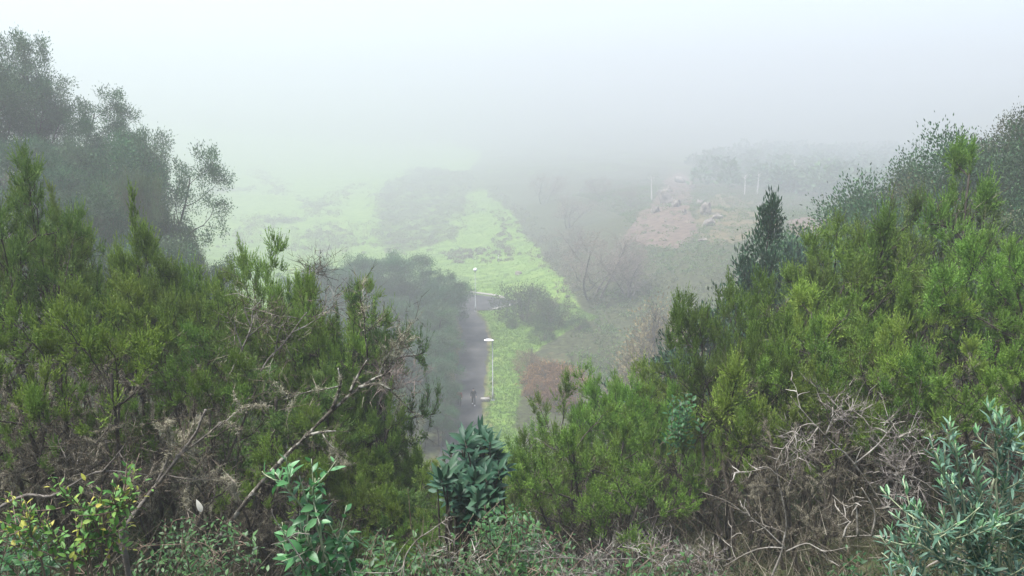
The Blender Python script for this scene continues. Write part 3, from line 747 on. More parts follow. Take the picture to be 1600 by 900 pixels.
# ------------------------------------------------------------------ foreground tree heaths
G4 = 'feathery tree heaths on the near left slope'
G5 = 'feathery tree heaths on the near right slope'
for i, (px, py, Y, pr, wd, lab) in enumerate([
    (30, 205, 9.5, HC[2], 150, 'dark feathery tree heath with arching plumes at the left edge'),
    (172, 262, 12.5, HA[3], 70, 'tree heath ending in a small lone spire before the hazy trees'),
    (110, 345, 10.5, HB[0], 200, 'grey half-bare tree heath below the dark plumes at the left edge'),
    (225, 368, 11.5, HC[0], 130, 'bright green tree heath left of the hazy slope foot'),
    (305, 425, 11, HC[1], 150, 'bright low tree heath between the two taller left crowns'),
    (425, 366, 11.5, HC[0], 170, 'tree heath with the broad bright crown above the pale bare branches'),
    (478, 392, 12.2, HA[2], 80, 'tree heath leaning out right of the broad bright crown'),
    (550, 425, 12.2, HD[1], 110, 'dark tree heath with one sharp spire before the grove'),
    (515, 455, 12.8, HA[3], 70, 'slim tree heath just left of the sharp spire'),
    (598, 482, 12.8, HN[2], 65, 'small round tree heath crown standing out beyond the sharp spire'),
    (20, 430, 7.5, HB[1], 200, 'lichen covered tree heath low at the left edge'),
    (165, 470, 8.8, HB[0], 200, 'half-bare tree heath with a dark forked stem on the left'),
    (270, 520, 8.6, HB[1], 180, 'lichen covered tree heath in the middle of the left thicket'),
    (380, 575, 9, HD[0], 160, 'dark green heath clump under the pale bare branches'),
    (480, 540, 10.5, HC[1], 130, 'tree heath between the bare branches and the small round crown'),
    (548, 575, 11.2, HB[0], 90, 'brownish half-bare tree heath under the sharp spire'),
    (590, 655, 11.5, HA[1], 130, 'green heath scrub just below the grove'),
    (678, 664, 13, HA[1], 70, 'small low heath at the left edge of the lane end'),
    (650, 668, 12, HA[0], 80, 'low round heath beside the near end of the lane'),
    (565, 690, 9, HC[0], 150, 'yellowish green heath clump in the lower middle'),
    (640, 720, 9.2, HD[0], 120, 'dark low heath left of the glossy dark shrub'),
    (60, 560, 7., HB[0], 200, 'tangled grey heath above the yellowing shrub'),
    (420, 640, 8, HB[1], 150, 'grey twiggy heath beside the leaning lichened limb'),
    (95, 425, 7.3, HB[1], 220, 'wide grey heath hung with lichen in front of the left crowns'),
    (245, 500, 7.6, HB[0], 190, 'grey heath hung with lichen left of the pale bare branches'),
    (690, 770, 7.5, HA[1], 110, 'small bright heath under the glossy dark shrub'),
]): stand(pr, px, py, Y, lab, 'tree', G4, least=.6, span=1.45 * wd * Y / 1280, slim=None if pr in HC else HN[i % 2] if pr in HA + HB else HN[2], seed=i)
for i, (px, py, Y, pr, wd, lab) in enumerate([
    (1505, 192, 12.5, HA[3], 130, 'tallest feathery tree heath with a long spire on the right'),
    (1440, 272, 13.5, HD[1], 120, 'tree heath close behind the tallest one on the right'),
    (1345, 322, 12, HC[1], 170, 'large bright tree heath left of the tallest spire'),
    (1282, 372, 12.5, HD[0], 80, 'small dark tree heath beside the conical laurel'),
    (1590, 330, 10, HC[1], 180, 'bright tree heath high on the right edge'),
    (1185, 428, 10.8, HC[0], 105, 'bright bushy tree heath at the foot of the conical laurel'),
    (1255, 440, 10, HB[0], 130, 'tree heath with pale lichen right of the conical laurel'),
    (1340, 445, 9.6, HA[1], 170, 'tree heath with one slim dark forked trunk in the right thicket'),
    (1430, 410, 10.5, HB[0], 160, 'half-bare tree heath under the tallest spire'),
    (1500, 455, 9, HB[1], 180, 'lichen whitened tree heath in the right thicket'),
    (1580, 500, 8, HA[2], 180, 'green tree heath above the silvery shrub at the right edge'),
    (1440, 500, 8.8, HA[0], 160, 'tree heath with low green pads in the middle of the right thicket'),
    (1120, 520, 12.5, HA[0], 130, 'soft green tree heath in front of the small dark laurels'),
    (1050, 560, 12, HA[2], 110, 'tree heath right of the flat topped crown in the middle'),
    (965, 555, 12.8, HC[1], 120, 'flat topped soft heath crown standing before the foggy hillside'),
    (885, 590, 12, HA[0], 110, 'tree heath reaching towards the rusty bracken'),
    (815, 635, 11.5, HA[2], 90, 'soft low heath beside the grass verge'),
    (950, 625, 9.6, HA[1], 190, 'broad soft heath crown on dark forked stems in the lower middle'),
    (1170, 600, 9.8, HB[0], 150, 'half-bare heath left of the slender dark trunks'),
    (1280, 520, 8.8, HB[1], 170, 'grey heath with bare lower limbs behind the dead branches'),
]): stand(pr, px, py, Y, lab, 'tree', G5, least=.6, span=1.45 * wd * Y / 1280, slim=None if pr in HC else HN[i % 2] if pr in HA + HB else HN[2], seed=i + 50)

stand(CO[0], 1208, 284, 21, 'narrow dark laurel with large leaves rising alone into the fog', 'tree', None, span=1.75, least=.5)
stand(CO[1], 1165, 385, 21.5, 'shorter dark laurel leaning against the lone narrow one', 'tree', None, wid=.8)
stand(CO[1], 1098, 462, 26, 'small dark laurel above the soft heath, before the green hillside', 'tree', None)
stand(CO[0], 1062, 520, 24, 'smallest dark laurel, left of the other small one', 'tree', None, wid=1.3)
stand(CO[1], 1240, 360, 27, 'hazy laurel just right of the lone narrow one', 'tree', None)

G6 = 'low heaths in the dip of the near slope'
for i, (px, py, Y, pr, wd, lab) in enumerate([
    (620, 705, 14.5, HA[0], 150, 'low heath deep in the dip left of the glossy dark shrub'),
    (700, 690, 16, HD[0], 150, 'dark low heath right behind the glossy dark shrub'),
    (775, 700, 14.5, HA[1], 150, 'low heath between the glossy dark shrub and the soft heath crowns'),
    (850, 675, 15, HA[2], 160, 'low heath behind the soft crown that reaches for the bracken'),
    (925, 665, 14.5, HD[0], 160, 'dark heath behind the broad soft crown on forked stems'),
    (1005, 640, 14.5, HA[0], 160, 'heath in the gap left of the bright leafy sprays'),
    (1090, 620, 14, HA[1], 160, 'heath in the gap right of the bright leafy sprays'),
    (545, 715, 13.5, HD[0], 150, 'dark heath behind the leaning lichened limb'),
    (470, 650, 13.5, HA[2], 150, 'heath behind the lower end of the bare pale branches'),
    (760, 790, 9.5, HA[0], 120, 'small heath at the right foot of the glossy dark shrub'),
    (640, 800, 8.5, HA[2], 120, 'small heath above the bowed pale dead branch'),
]): stand(pr, px, py, Y, lab, 'tree', G6, span=1.5 * wd * Y / 1280, seed=i + 90)
# ------------------------------------------------------------------ things along the lane
M_pole = solid_mat('galvanised_steel', [(.3, (.20, .215, .215)), (.7, (.31, .325, .325))], 4, .6, metal=.2)
M_lampwhite = solid_mat('white_lamp_housing', [(.3, (.78, .78, .77)), (.7, (.86, .86, .85))], 3, .35)
M_globe = solid_mat('opal_glass', [(.3, (.80, .81, .82)), (.7, (.88, .88, .88))], 2, .15)

def lamp_pole(o, H):
    g = Geo(); tube(g, [(0, 0, -.2), (0, 0, .9), (0, 0, .92), (0, 0, H)], [.085, .085, .055, .04], 12); g.obj('pole', M_pole, o, True)
    g = Geo(); lathe(g, [(0, .0), (.20, .0), (.20, .05), (.14, .09), (.09, .10)], k=16); box(g, (.13, .13, .06), (.03, .03, .05)); box(g, (-.13, -.13, .06), (.03, .03, .05)); g.obj('base', M_pole, o)
    g = Geo(); box(g, (0, -.082, .55), (.09, .02, .32)); g.obj('hatch', M_pole, o)

p = ground_at(770, 626, 60); x0, y0 = p[0], p[1]
o = empty('street_lamp', (x0, y0, h1(x0, y0)), 'near street lamp with a wide white oval head leaning over the lane', 'street lamp', 'street lamps along the lane', R(8))
lamp_pole(o, 5.95)
g = Geo(); P = np.array([(0, 0, 5.85), (-.02, 0, 6.02), (-.10, 0, 6.10), (-.25, 0, 6.14)]); tube(g, P, .035, 8); g.obj('arm', M_pole, o, True)
g = Geo(); k = 20; a = np.arange(k) * 2 * PI / k; rows = []
for f, z in ((.0, .13), (.45, .12), (.8, .075), (1, 0), (.97, -.03)):
    rows.append(np.c_[-.33 + np.cos(a) * .50 * f, np.sin(a) * .25 * f, np.full(k, z) + .03 * np.cos(a) * f * -1 + 6.13])
V = np.concatenate(rows); F = []
for i in range(4):
    for j in range(k): q = i * k; F += [[q + j, q + k + j, q + k + (j + 1) % k], [q + j, q + k + (j + 1) % k, q + (j + 1) % k]]
g.add(V, F); hd = g.obj('lamp_head', M_lampwhite, o, True)
g = Geo(); lathe(g, [(0, -.09), (.10, -.075), (.17, -.03), (.18, 0)], (-.35, 0, 6.11), 16); g.obj('lens', M_globe, hd, True)

p = ground_at(743, 487, 60); x1, y1 = p[0], p[1]
o = empty('street_lamp', (x1, y1, h1(x1, y1)), 'far street lamp with a round white globe at the turning', 'street lamp', 'street lamps along the lane')
lamp_pole(o, 5.7)
g = Geo(); lathe(g, [(.05, 5.62), (.10, 5.66), (.11, 5.74), (.07, 5.78)], k=16); g.obj('collar', M_pole, o, True)
g = Geo(); t = np.linspace(-PI / 2, PI / 2, 14); lathe(g, np.c_[np.cos(t) * .27, np.sin(t) * .27 + 6.02], k=20); g.obj('globe', M_globe, o, True)

# a concrete drain box at the foot of the near lamp
o = empty('drain_box', (x0 - .75, y0 - .15, h1(x0 - .75, y0 - .15)), 'small pale concrete drain box on the verge at the foot of the near lamp', 'drain box')
g = Geo(); box(g, (0, 0, .08), (.8, .5, .34)); g.obj('body', m_conc, o)
g = Geo(); box(g, (0, 0, .27), (.88, .58, .05)); box(g, (.12, 0, .31), (.3, .05, .03)); g.obj('lid', m_conc, o)

# marker post in the grass
p = ground_at(779, 408, 60)
o = empty('marker_post', (p[0], p[1], h1(p[0], p[1])), 'small white post standing in the grass beyond the far lamp', 'post')
g = Geo(); tube(g, [(0, 0, -.3), (0, 0, 1.15), (0, 0, 1.22)], [.09, .085, .05], 10); g.obj('post', M_lampwhite, o, True)
g = Geo(); tube(g, [(0, 0, .93), (0, 0, 1.06)], [.092, .091], 10); g.obj('band', M_bark_grey, o, True)

# ------------------------------------------------------------------ rocks
M_rock = solid_mat('pale_rock', [(.35, (.07, .058, .048)), (.5, (.16, .135, .115)), (.68, (.30, .26, .225))], 1.4, .95, .8, detail=8)
def rock(px, py, size, label, seed, cat='rock', name='rock', group=None, sink=.25, jag=.35):
    r = rnd(seed); bm = bmesh.new(); bmesh.ops.create_icosphere(bm, subdivisions=4, radius=1)
    V = np.array([v.co[:] for v in bm.verts]); F = np.array([[v.index for v in f.verts] for f in bm.faces]); bm.free()
    d = np.ones(len(V))
    for _ in range(26):                                    # flat cuts and cracks
        n = unit(r.normal(size=3)); c = r.uniform(.55, .9); q = V @ n; d = np.where(q * d > c, c / np.maximum(q, 1e-6), d)
    for f_ in (2, 4, 8, 15):
        for _ in range(4): n = r.normal(size=3); d += jag * .12 * 2 / f_ * np.sin(f_ * (V @ unit(n)) + r.uniform(0, 6))
    V = V * d[:, None] * np.array(size)
    g = Geo(); g.add(V, F); p = ground_at(px, py, 60); kf = max(1., p[1] / 190); o = g.obj(name, M_rock); o.scale = (kf,) * 3; o.location = (p[0], p[1], h1(p[0], p[1]) + size[2] * kf * (1 - sink * 2) * .5)
    o.rotation_euler = (0, 0, r.uniform(0, 6)); return tag(o, label, cat, group)
rock(810, 429, (1.0, .8, .65), 'pale boulder lying in the green grass right of the far lamp', 1, 'boulder', 'boulder')
GR = 'rock outcrops on the foggy hillside'
rock(1038, 318, (2.0, 1.8, 2.4), 'large pale rock outcrop above the red earth', 2, group=GR, jag=.9)
rock(1024, 332, (1.5, 1.5, 1.6), 'smaller pale rock on the left of the large outcrop', 3, group=GR, jag=.8)
rock(1056, 322, (1.6, 1.4, 1.9), 'pale rock on the right of the large outcrop', 4, group=GR, jag=.8)
rock(1104, 335, (1.5, 1.4, 2.5), 'tall pale rock pillar right of the red earth', 5, group=GR, jag=.9)
rock(1110, 352, (1.2, 1.2, 1.7), 'low rock at the foot of the tall rock pillar', 6, group=GR, jag=.8)
rock(1062, 285, (2.2, 1.6, 1.6), 'pinkish rock high on the slope over the large outcrop', 7, group=GR, jag=.8)
rock(1040, 347, (.5, .4, .35), 'small white stone on the red earth under the large outcrop', 8, group=GR)
rock(1098, 377, (1.3, .9, .4), 'flat pale stone below the tall rock pillar', 9, group=GR)

for i, (px, py, k, lab) in enumerate([(1046, 300, .9, 'pale rock between the large outcrop and the pinkish rock above it'), (1030, 305, .7, 'small rock on the left shoulder of the large outcrop'), (1068, 335, .6, 'small rock right below the large outcrop'),
                                      (1094, 320, .8, 'pale rock on top of the tall rock pillar'), (1120, 342, .7, 'small pale rock right of the tall rock pillar'), (1080, 295, .7, 'small rock right of the pinkish rock high on the slope')]):
    rock(px, py, (1.5 * k, 1.3 * k, 1.5 * k), lab, 20 + i, group=GR, jag=1.0)

# ------------------------------------------------------------------ people
M_skin = solid_mat('skin', [(.3, (.45, .29, .22)), (.7, (.52, .34, .26))], 8, .55)
M_black = solid_mat('dark_cloth', [(.3, (.018, .018, .022)), (.7, (.032, .032, .038))], 14, .85, .2)
M_navy = solid_mat('dark_trouser_cloth', [(.3, (.022, .024, .032)), (.7, (.04, .042, .052))], 14, .85, .2)
M_redtop = solid_mat('red_cloth', [(.3, (.22, .03, .03)), (.7, (.32, .05, .045))], 14, .85, .2)
M_white_shoe = solid_mat('white_shoe', [(.3, (.65, .65, .64)), (.7, (.78, .78, .77))], 14, .6)
M_hair = solid_mat('dark_hair', [(.3, (.015, .011, .008)), (.7, (.035, .026, .02))], 30, .6)
M_eye = solid_mat('eye', [(.3, (.02, .015, .012)), (.7, (.03, .02, .016))], 5, .2)

def skin(name, pts, edges, mat_, parent, root=0, sub=2):
    """one continuous surface grown over a skeleton; pts = (x, y, z, radius)"""
    me = bpy.data.meshes.new(name + '_skeleton'); me.from_pydata([p[:3] for p in pts], edges, [])
    o = bpy.data.objects.new(name + '_skeleton', me); COL.objects.link(o)
    o.modifiers.new('skin', 'SKIN'); ss = o.modifiers.new('sub', 'SUBSURF'); ss.levels = sub; ss.render_levels = sub
    if not me.skin_vertices: me.attributes.new('x', 'FLOAT', 'POINT')
    sv = me.skin_vertices[0].data
    for v, p in zip(sv, pts):
        r_ = p[3] if hasattr(p[3], '__len__') else (p[3], p[3]); v.radius = r_; v.use_root = False
    sv[root].use_root = True
    dg = bpy.context.evaluated_depsgraph_get(); dg.update()
    m2 = bpy.data.meshes.new_from_object(o.evaluated_get(dg)); m2.name = name
    bpy.data.objects.remove(o); bpy.data.meshes.remove(me)
    m2.materials.clear(); m2.materials.append(mat_)
    for f in m2.polygons: f.use_smooth = True
    return link(bpy.data.objects.new(name, m2), parent)

def ball(g, c, s, k=12):
    t = np.linspace(-PI / 2, PI / 2, k); gg = Geo(); lathe(gg, np.c_[np.cos(t), np.sin(t)], k=16); V, F = gg.arrays(); g.add(V * np.array(s) + np.array(c), F)

def person(x, y, rotz, label, top_mat, leg_mat, shoe_mat, hood, phase, H=1.70):
    """walking figure, faces local -Y"""
    o = empty('person', (x, y, h1(x, y) + .035), label, 'person', 'walkers on the lane', rotz, H / 1.70)
    s = phase
    hip = [(.09, 0, .90), (-.09, 0, .90)]
    knee = [(.10, -.16 * s - .05, .50), (-.10, .10 * s - .05, .49)]
    ank = [(.10, -.22 * s, .09), (-.10, .30 * s, .13 + .03 * abs(s))]
    sh = [(.17, 0, 1.40), (-.17, 0, 1.40)]
    elb = [(.25, .08 * s + .04, 1.13), (-.25, -.06 * s + .04, 1.13)]
    wri = [(.25, .06 * s - .12, .93), (-.25, -.16 * s - .08, .94)]
    pts = [(0, .01, .94, (.13, .10)), (0, .015, 1.10, (.12, .09)), (0, .01, 1.28, (.145, .10)), (0, 0, 1.40, (.10, .075)), (0, -.01, 1.50, .055), (0, -.025, 1.575, (.068, .08)), (0, -.02, 1.645, (.066, .082))]
    ed = [(0, 1), (1, 2), (2, 3), (3, 4), (4, 5), (5, 6)]
    for i in (0, 1):
        b_ = len(pts)
        pts += [(*hip[i], .085), (*knee[i], .055), (*ank[i], .038)]
        ed += [(0, b_), (b_, b_ + 1), (b_ + 1, b_ + 2)]
        b_ = len(pts)
        pts += [(*sh[i], .06), (*elb[i], .042), (*wri[i], .027), (wri[i][0], wri[i][1] - .03, wri[i][2] - .08, (.038, .020))]
        ed += [(3, b_), (b_, b_ + 1), (b_ + 1, b_ + 2), (b_ + 2, b_ + 3)]
    body = skin('body', pts, ed, M_skin, o)
    # fingers, joined into the body's own mesh
    g = Geo()
    for i, sg in ((0, 1), (1, -1)):
        pc = np.array([wri[i][0], wri[i][1] - .035, wri[i][2] - .095])
        for j, (off, ln) in enumerate(((-.024, .062), (-.008, .072), (.009, .068), (.024, .054))):
            q0 = pc + np.array([0, off, 0]); q1 = q0 + np.array([-.004 * sg, -.006, -ln * .55]); q2 = q1 + np.array([-.016 * sg, .0, -ln * .42])
            tube(g, [q0 + (0, 0, .02), q0, q1, q2], [.009, .009, .0085, .006], 6)
        q0 = pc + np.array([-.004 * sg, -.034, .05]); tube(g, [q0, q0 + (-.012 * sg, -.022, -.028), q0 + (-.02 * sg, -.024, -.058)], [.010, .0095, .007], 6)
    # nose, ears
    tube(g, [(0, -.098, 1.615), (0, -.118, 1.588), (0, -.104, 1.578)], [.010, .016, .010], 8)
    for sg in (1, -1): ball(g, (.072 * sg, -.01, 1.60), (.012, .022, .034), 8)
    bm = bmesh.new(); bm.from_mesh(body.data); V, F = g.arrays(); vs = [bm.verts.new(v) for v in V.tolist()]
    for f in F.tolist():
        try: bm.faces.new([vs[i] for i in f]).smooth = True
        except ValueError: pass
    bm.to_mesh(body.data); bm.free()
    g = Geo()
    for sg in (1, -1): ball(g, (.030 * sg, -.093, 1.612), (.013, .010, .009), 8)
    ball(g, (0, -.094, 1.547), (.024, .008, .006), 8); g.obj('face', M_eye, body, True)
    # clothes
    jp = [(0, .01, .86, (.165, .125)), (0, .015, 1.08, (.15, .115)), (0, .01, 1.28, (.175, .125)), (0, 0, 1.41, (.13, .10)), (0, -.005, 1.475, .078)]
    je = [(0, 1), (1, 2), (2, 3), (3, 4)]
    for i in (0, 1):
        b_ = len(jp); jp += [(*sh[i], .085), (*elb[i], .062), (wri[i][0], wri[i][1] + .005, wri[i][2] + .02, .044)]; je += [(3, b_), (b_, b_ + 1), (b_ + 1, b_ + 2)]
    skin('jacket', jp, je, top_mat, o)
    tp = [(0, .01, .93, (.145, .115))]; te = []
    for i in (0, 1):
        b_ = len(tp); tp += [(*hip[i], .10), (*knee[i], .074), (ank[i][0], ank[i][1], ank[i][2] + .02, .058)]; te += [(0, b_), (b_, b_ + 1), (b_ + 1, b_ + 2)]
    skin('trousers', tp, te, leg_mat, o)
    for i in (0, 1):
        g = Geo(); c_ = np.array(ank[i]); ball(g, c_ + (0, -.055, -.045 + (0 if i == 0 else .0)), (.046, .135, .045)); ball(g, c_ + (0, .02, -.02), (.045, .06, .05)); g.obj('shoe', shoe_mat, o, True)
    g = Geo(); t = np.linspace(-.25, PI / 2, 10); gg = Geo(); lathe(gg, np.c_[np.cos(t), np.sin(t)], k=18); V, F = gg.arrays()
    V = V * np.array([.090, .108, .105]) @ np.array([[1, 0, 0], [0, math.cos(.5), -math.sin(.5)], [0, math.sin(.5), math.cos(.5)]]) + np.array([0, .004, 1.63]); g.add(V, F)
    g.obj('hood' if hood else 'hair', top_mat if hood else M_hair, o, True)
    return o
p = ground_at(740, 634, 60)
person(p[0], p[1], R(6), 'person in dark hooded clothes with pale shoes walking down the middle of the lane', M_black, M_navy, M_white_shoe, True, .8)
p = ground_at(718, 637, 60)
person(p[0], p[1], R(-8), 'person in a red top and dark trousers at the lane edge, half behind branches', M_redtop, M_black, M_black, False, -.7)
tp_ = at(712, 612, p[1] - 1.2)
place(BL[2], (p[0] - 1.35, p[1] - 1.3, h1(p[0] - 1.35, p[1] - 1.3)), 2.9, 'low leafy tree whose branches hang in front of the red clad walker', 'tree', G2, rotz=.8)

# ------------------------------------------------------------------ bushes and bare trees beyond the verge
GB = 'bushes right of the verge'
for i, (px, py, Y, pr, wd, lab) in enumerate([
    (822, 442, 108, BU[0], .9, 'tallest dark bush right of the lane, its top nearest the kerb'),
    (858, 468, 104, BU[1], 1.1, 'dark bush right of the tallest one'),
    (905, 492, 101, BU[2], 1.0, 'wide dark bush at the right end of the row beyond the verge'),
    (935, 525, 97, BU[0], 1.0, 'low dark bush trailing down behind the soft heath crown'),
    (850, 505, 97, BU[2], .9, 'grey bush in front of the dark row beyond the verge'),
    (800, 498, 104, BU[1], .8, 'small grey bush beside the kerb of the turning'),
    (1095, 372, 135, BU[1], .9, 'hazy bush below the rock pillar'),
    (1055, 388, 128, BU[0], .9, 'hazy dark bush under the red earth'),
    (1000, 395, 130, BU[2], .8, 'hazy bush left of the red earth foot'),
    (905, 395, 138, BU[1], 1.1, 'grey bush along the right border of the green strip'),
    (875, 370, 150, BU[2], 1.0, 'grey hazy bush higher on the border of the green strip'),
]): stand(pr, px, py, far_y(Y), lab, 'bush', GB, wid=wd, seed=i)
stand(BY, 828, 548, 86, 'dry straw coloured bush beside the rusty bracken', 'bush', None)
stand(BY, 1035, 492, 72, 'ochre yellow bush left of the small dark laurels', 'bush', None, wid=.85)
GK = 'rusty bracken beyond the verge'
for i, (px, py, Y, lab) in enumerate([(858, 562, 82, 'rusty bracken clump, highest of the patch'), (885, 576, 79, 'rusty bracken clump at the right of the patch'), (842, 595, 78, 'rusty bracken clump at the left of the patch, by the dry bush'),
                                      (870, 606, 75, 'rusty bracken clump lowest in the patch, above the soft heath')]):
    stand(BR, px, py, Y, lab, 'bracken', GK, wid=1.1, seed=i, name='bracken')
GT = 'leafless trees on the foggy hillside'
for i, (px, py, Y, k, wd, lab) in enumerate([
    (930, 352, 118, 0, 1.3, 'leafless pinkish tree with pale forked limbs in the middle of the hillside'),
    (985, 372, 116, 1, 1.2, 'leafless tree just left of the red earth'),
    (890, 300, 160, 1, 1.4, 'leafless hazy tree above the green strip'),
    (850, 268, 185, 0, 1.4, 'faint leafless tree highest above the green strip'),
    (940, 275, 175, 0, 1.4, 'faint leafless tree in the fog left of the rocks'),
    (900, 345, 140, 1, 1.2, 'leafless hazy tree at the border of the green strip'),
    (985, 290, 165, 1, 1.2, 'faint leafless tree directly left of the large outcrop'),
    (820, 320, 185, 1, 1.2, 'faint leafless tree on the crest of the green strip'),
    (1130, 310, 165, 0, .8, 'thin leafless tree beside the tall rock pillar'),
]): stand(BT[k], px, py, far_y(Y), lab, 'tree', GT, wid=wd, seed=i)

# pale tall trunks in the fog
GP = 'pale tall trunks in the fog'
M_paletrunk = solid_mat('pale_smooth_bark', [(.3, (.40, .38, .35)), (.7, (.58, .56, .52))], 1.5, .8, .2)
for i, (px, py0, py1, Y, lab) in enumerate([(1165, 332, 280, 170, 'pale slender trunk left of the lone narrow laurel in the fog'), (1184, 335, 296, 172, 'thinner pale trunk just behind the lone narrow laurel'),
                                       (1243, 312, 250, 190, 'tall pale trunk right of the lone narrow laurel'), (1019, 312, 284, 168, 'short pale trunk by the large outcrop')]):
    Y = far_y(Y); t = at(px, py1, Y); z = h1(t[0], t[1]); H = max(t[2] - z, 6); r = rnd(900 + i)
    o = empty('slender_tree', (t[0], t[1], z), lab, 'tree', GP)
    g = Geo(); n = 9; P = np.c_[np.cumsum(r.normal(size=n) * .05), np.cumsum(r.normal(size=n) * .05), np.linspace(-.5, H, n)]; tube(g, P, np.linspace(.24, .09, n), 8); g.obj('trunk', M_paletrunk, o, True)
    gc = Geo(); gb = Geo()
    for _ in range(9):
        q = P[-1] * 1.0; q[2] = H * r.uniform(.72, 1.0); a = r.uniform(0, 6.28); e = q + np.array([math.cos(a), math.sin(a), .9]) * r.uniform(.6, 1.4); tube(gb, [q, (q + e) / 2 + (0, 0, -.05), e], [.05, .035, .02], 4)
        leaf_cluster(gc, r, e, e - q, 12, .4, .4, .10, -.2)
    gb.obj('limb', M_paletrunk, o, True); gc.obj('crown', M_bush, o)

# ------------------------------------------------------------------ stuff nobody could count
def scatter_in(poly, n, r):
    poly = np.asarray(poly)[:, :2]; lo, hi = poly.min(0), poly.max(0); out = []
    while sum(map(len, out)) < n:
        q = r.uniform(lo, hi, (n * 2, 2)); out.append(q[inside(poly, q[:, 0], q[:, 1])])
        if len(out) > 60: break
    return np.concatenate(out)[:n]

def clumps(g, r, XY, per, size, L, W, zs=.6, lift=.3):
    z = hgt(XY[:, 0], XY[:, 1]); C = np.c_[XY, z]; n = len(C)
    sz = np.broadcast_to(size, (n,)) * r.uniform(.6, 1.4, n)
    idx = np.repeat(np.arange(n), per); D = unit(r.normal(size=(n * per, 3)) * [1, 1, .7] + UP * .45); D[:, 2] = np.abs(D[:, 2])
    B = C[idx] + D * (sz[idx] * r.uniform(.55, 1.0, n * per))[:, None] * [1, 1, zs] + UP * .02
    dd = unit(D * .6 + UP * lift + r.normal(size=D.shape) * .45)
    leaves(g, B, dd, L * r.uniform(.6, 1.3, len(B)), W * r.uniform(.7, 1.2, len(B)), r)

M_scrub = leaf_mat('field_scrub', [(0, (.07, .085, .04)), (.5, (.13, .14, .075)), (1, (.21, .20, .12))], .85, .2, clump=(.14, .11, .085), clump_scale=.08, vary=0)
r = rnd(300); g = Geo()
for i, p in enumerate(P_scrubs):
    area = abs(sum(p[j, 0] * p[(j + 1) % len(p), 1] - p[(j + 1) % len(p), 0] * p[j, 1] for j in range(len(p)))) / 2
    XY = scatter_in(p, int(max(60, min(area / (6 if i < len(P_scrubs) - 2 else 12), 1300))), r); XY += r.normal(size=XY.shape) * (3.0 if area > 400 else 1.2)
    clumps(g, r, XY, 46, r.uniform(.5, 2.0, len(XY)) if i < len(P_scrubs) - 2 else r.uniform(.3, .8, len(XY)), .46, .18, 1.1)
for q0, q1 in zip(P_strip[:6], P_strip[1:6]):              # ragged scrub along the border of the green strip
    t = r.uniform(0, 1, (60, 1)); XY = q0[:2] * (1 - t) + q1[:2] * t + r.normal(size=(60, 2)) * 1.8 + [1.5, 0]; clumps(g, r, XY, 40, r.uniform(.4, 1.5, 60), .40, .16, 1.1)
tag(g.obj('scrub', M_scrub), kind='stuff')

def far_poly(P):
    P = np.array(P, float)
    for q in P:
        if q[1] > 120: q *= far_y(q[1]) / q[1]
    return P
P_hill = far_poly([(5, 84), (13, 78), (30, 78), (52, 92), (66, 125), (70, 160), (60, 210), (20, 215), (14, 190), (21, 160), (20, 138), (13, 120), (9, 104)])
XY = scatter_in(P_hill, 11000, r)
for p in P_red: XY = XY[~(inside(p, XY[:, 0], XY[:, 1]) & (r.uniform(size=len(XY)) < .8))]
XY = XY[~(inside(P_claret, XY[:, 0], XY[:, 1]) & (r.uniform(size=len(XY)) < .6))]
XY = XY[~inside(P_verge, XY[:, 0], XY[:, 1]) & ~inside(P_strip, XY[:, 0], XY[:, 1])]
g = Geo(); clumps(g, r, XY, 20, r.uniform(.4, 1.1, len(XY)), .30, .16, .75); tag(g.obj('bramble_ground_cover', M_bramble), kind='stuff')
# brown twiggy scrub in the same slope
XY = scatter_in(P_hill, 700, r); XY = XY[(XY[:, 1] > 190)]
g = Geo(); clumps(g, r, XY, 60, r.uniform(.8, 2.2, len(XY)), .40, .06, 1.1, .5); tag(g.obj('dry_scrub', M_baretwig), kind='stuff')

# grass on the verge, the strip and the nearest field
r = rnd(301); g = Geo()
for poly, n, L in ((P_verge, 9000, .22), (P_strip, 9000, .34), (np.array([(-9, 118), (-10, 165), (-17, 260), (-95, 260), (-80, 125), (-30, 112)]), 12000, .36)):
    XY = scatter_in(poly, n, r); z = hgt(XY[:, 0], XY[:, 1]); keep = ~((np.abs(XY[:, 0] - ROADC(XY[:, 1])) < 2.1) & (XY[:, 1] < 120)); 
    B = np.c_[XY, z][keep]; idx = np.repeat(np.arange(len(B)), 5); m_ = len(idx)
    Bq = B[idx] + np.c_[r.normal(size=(m_, 2)) * .13, np.zeros(m_)]
    blades(g, Bq, unit(r.normal(size=(m_, 3)) * .45 + UP), L * r.uniform(.5, 1.2, m_), .045, r)
tag(g.obj('grass', M_grass), kind='stuff')

# the dark wood deep in the fog on the right
r = rnd(302); g = Geo(); gt = Geo()
P_wood = far_poly([(40, 186), (60, 170), (85, 158), (125, 160), (190, 200), (200, 290), (90, 300), (52, 250), (35, 205)])
XY = scatter_in(P_wood, 1300, r); XY = XY[r.uniform(0, 1, len(XY)) < np.clip((XY[:, 0] / XY[:, 1] - .19) / .16, .04, 1)]; z = hgt(XY[:, 0], XY[:, 1])
for (x, y), zz in zip(XY, z):
    H = r.uniform(3.5, 10); w_ = r.uniform(2.5, 5.5); n = 130; u = r.uniform(.22, 1, n); a = r.uniform(0, 6.28, n); rr_ = w_ * (1.15 - u) ** .6 * r.uniform(.4, 1, n) ** .5
    g.tint = r.uniform(0, .8); B = np.c_[x + np.cos(a) * rr_, y + np.sin(a) * rr_, zz + u * H]; leaves(g, B, unit(np.c_[np.cos(a), np.sin(a), np.full(n, .4)] + r.normal(size=(n, 3)) * .4), r.uniform(1.2, 2.4, n), .9, r)
    tube(g, [(x, y, zz - .5), (x, y, zz + H * .85)], [.22, .06], 5, False)
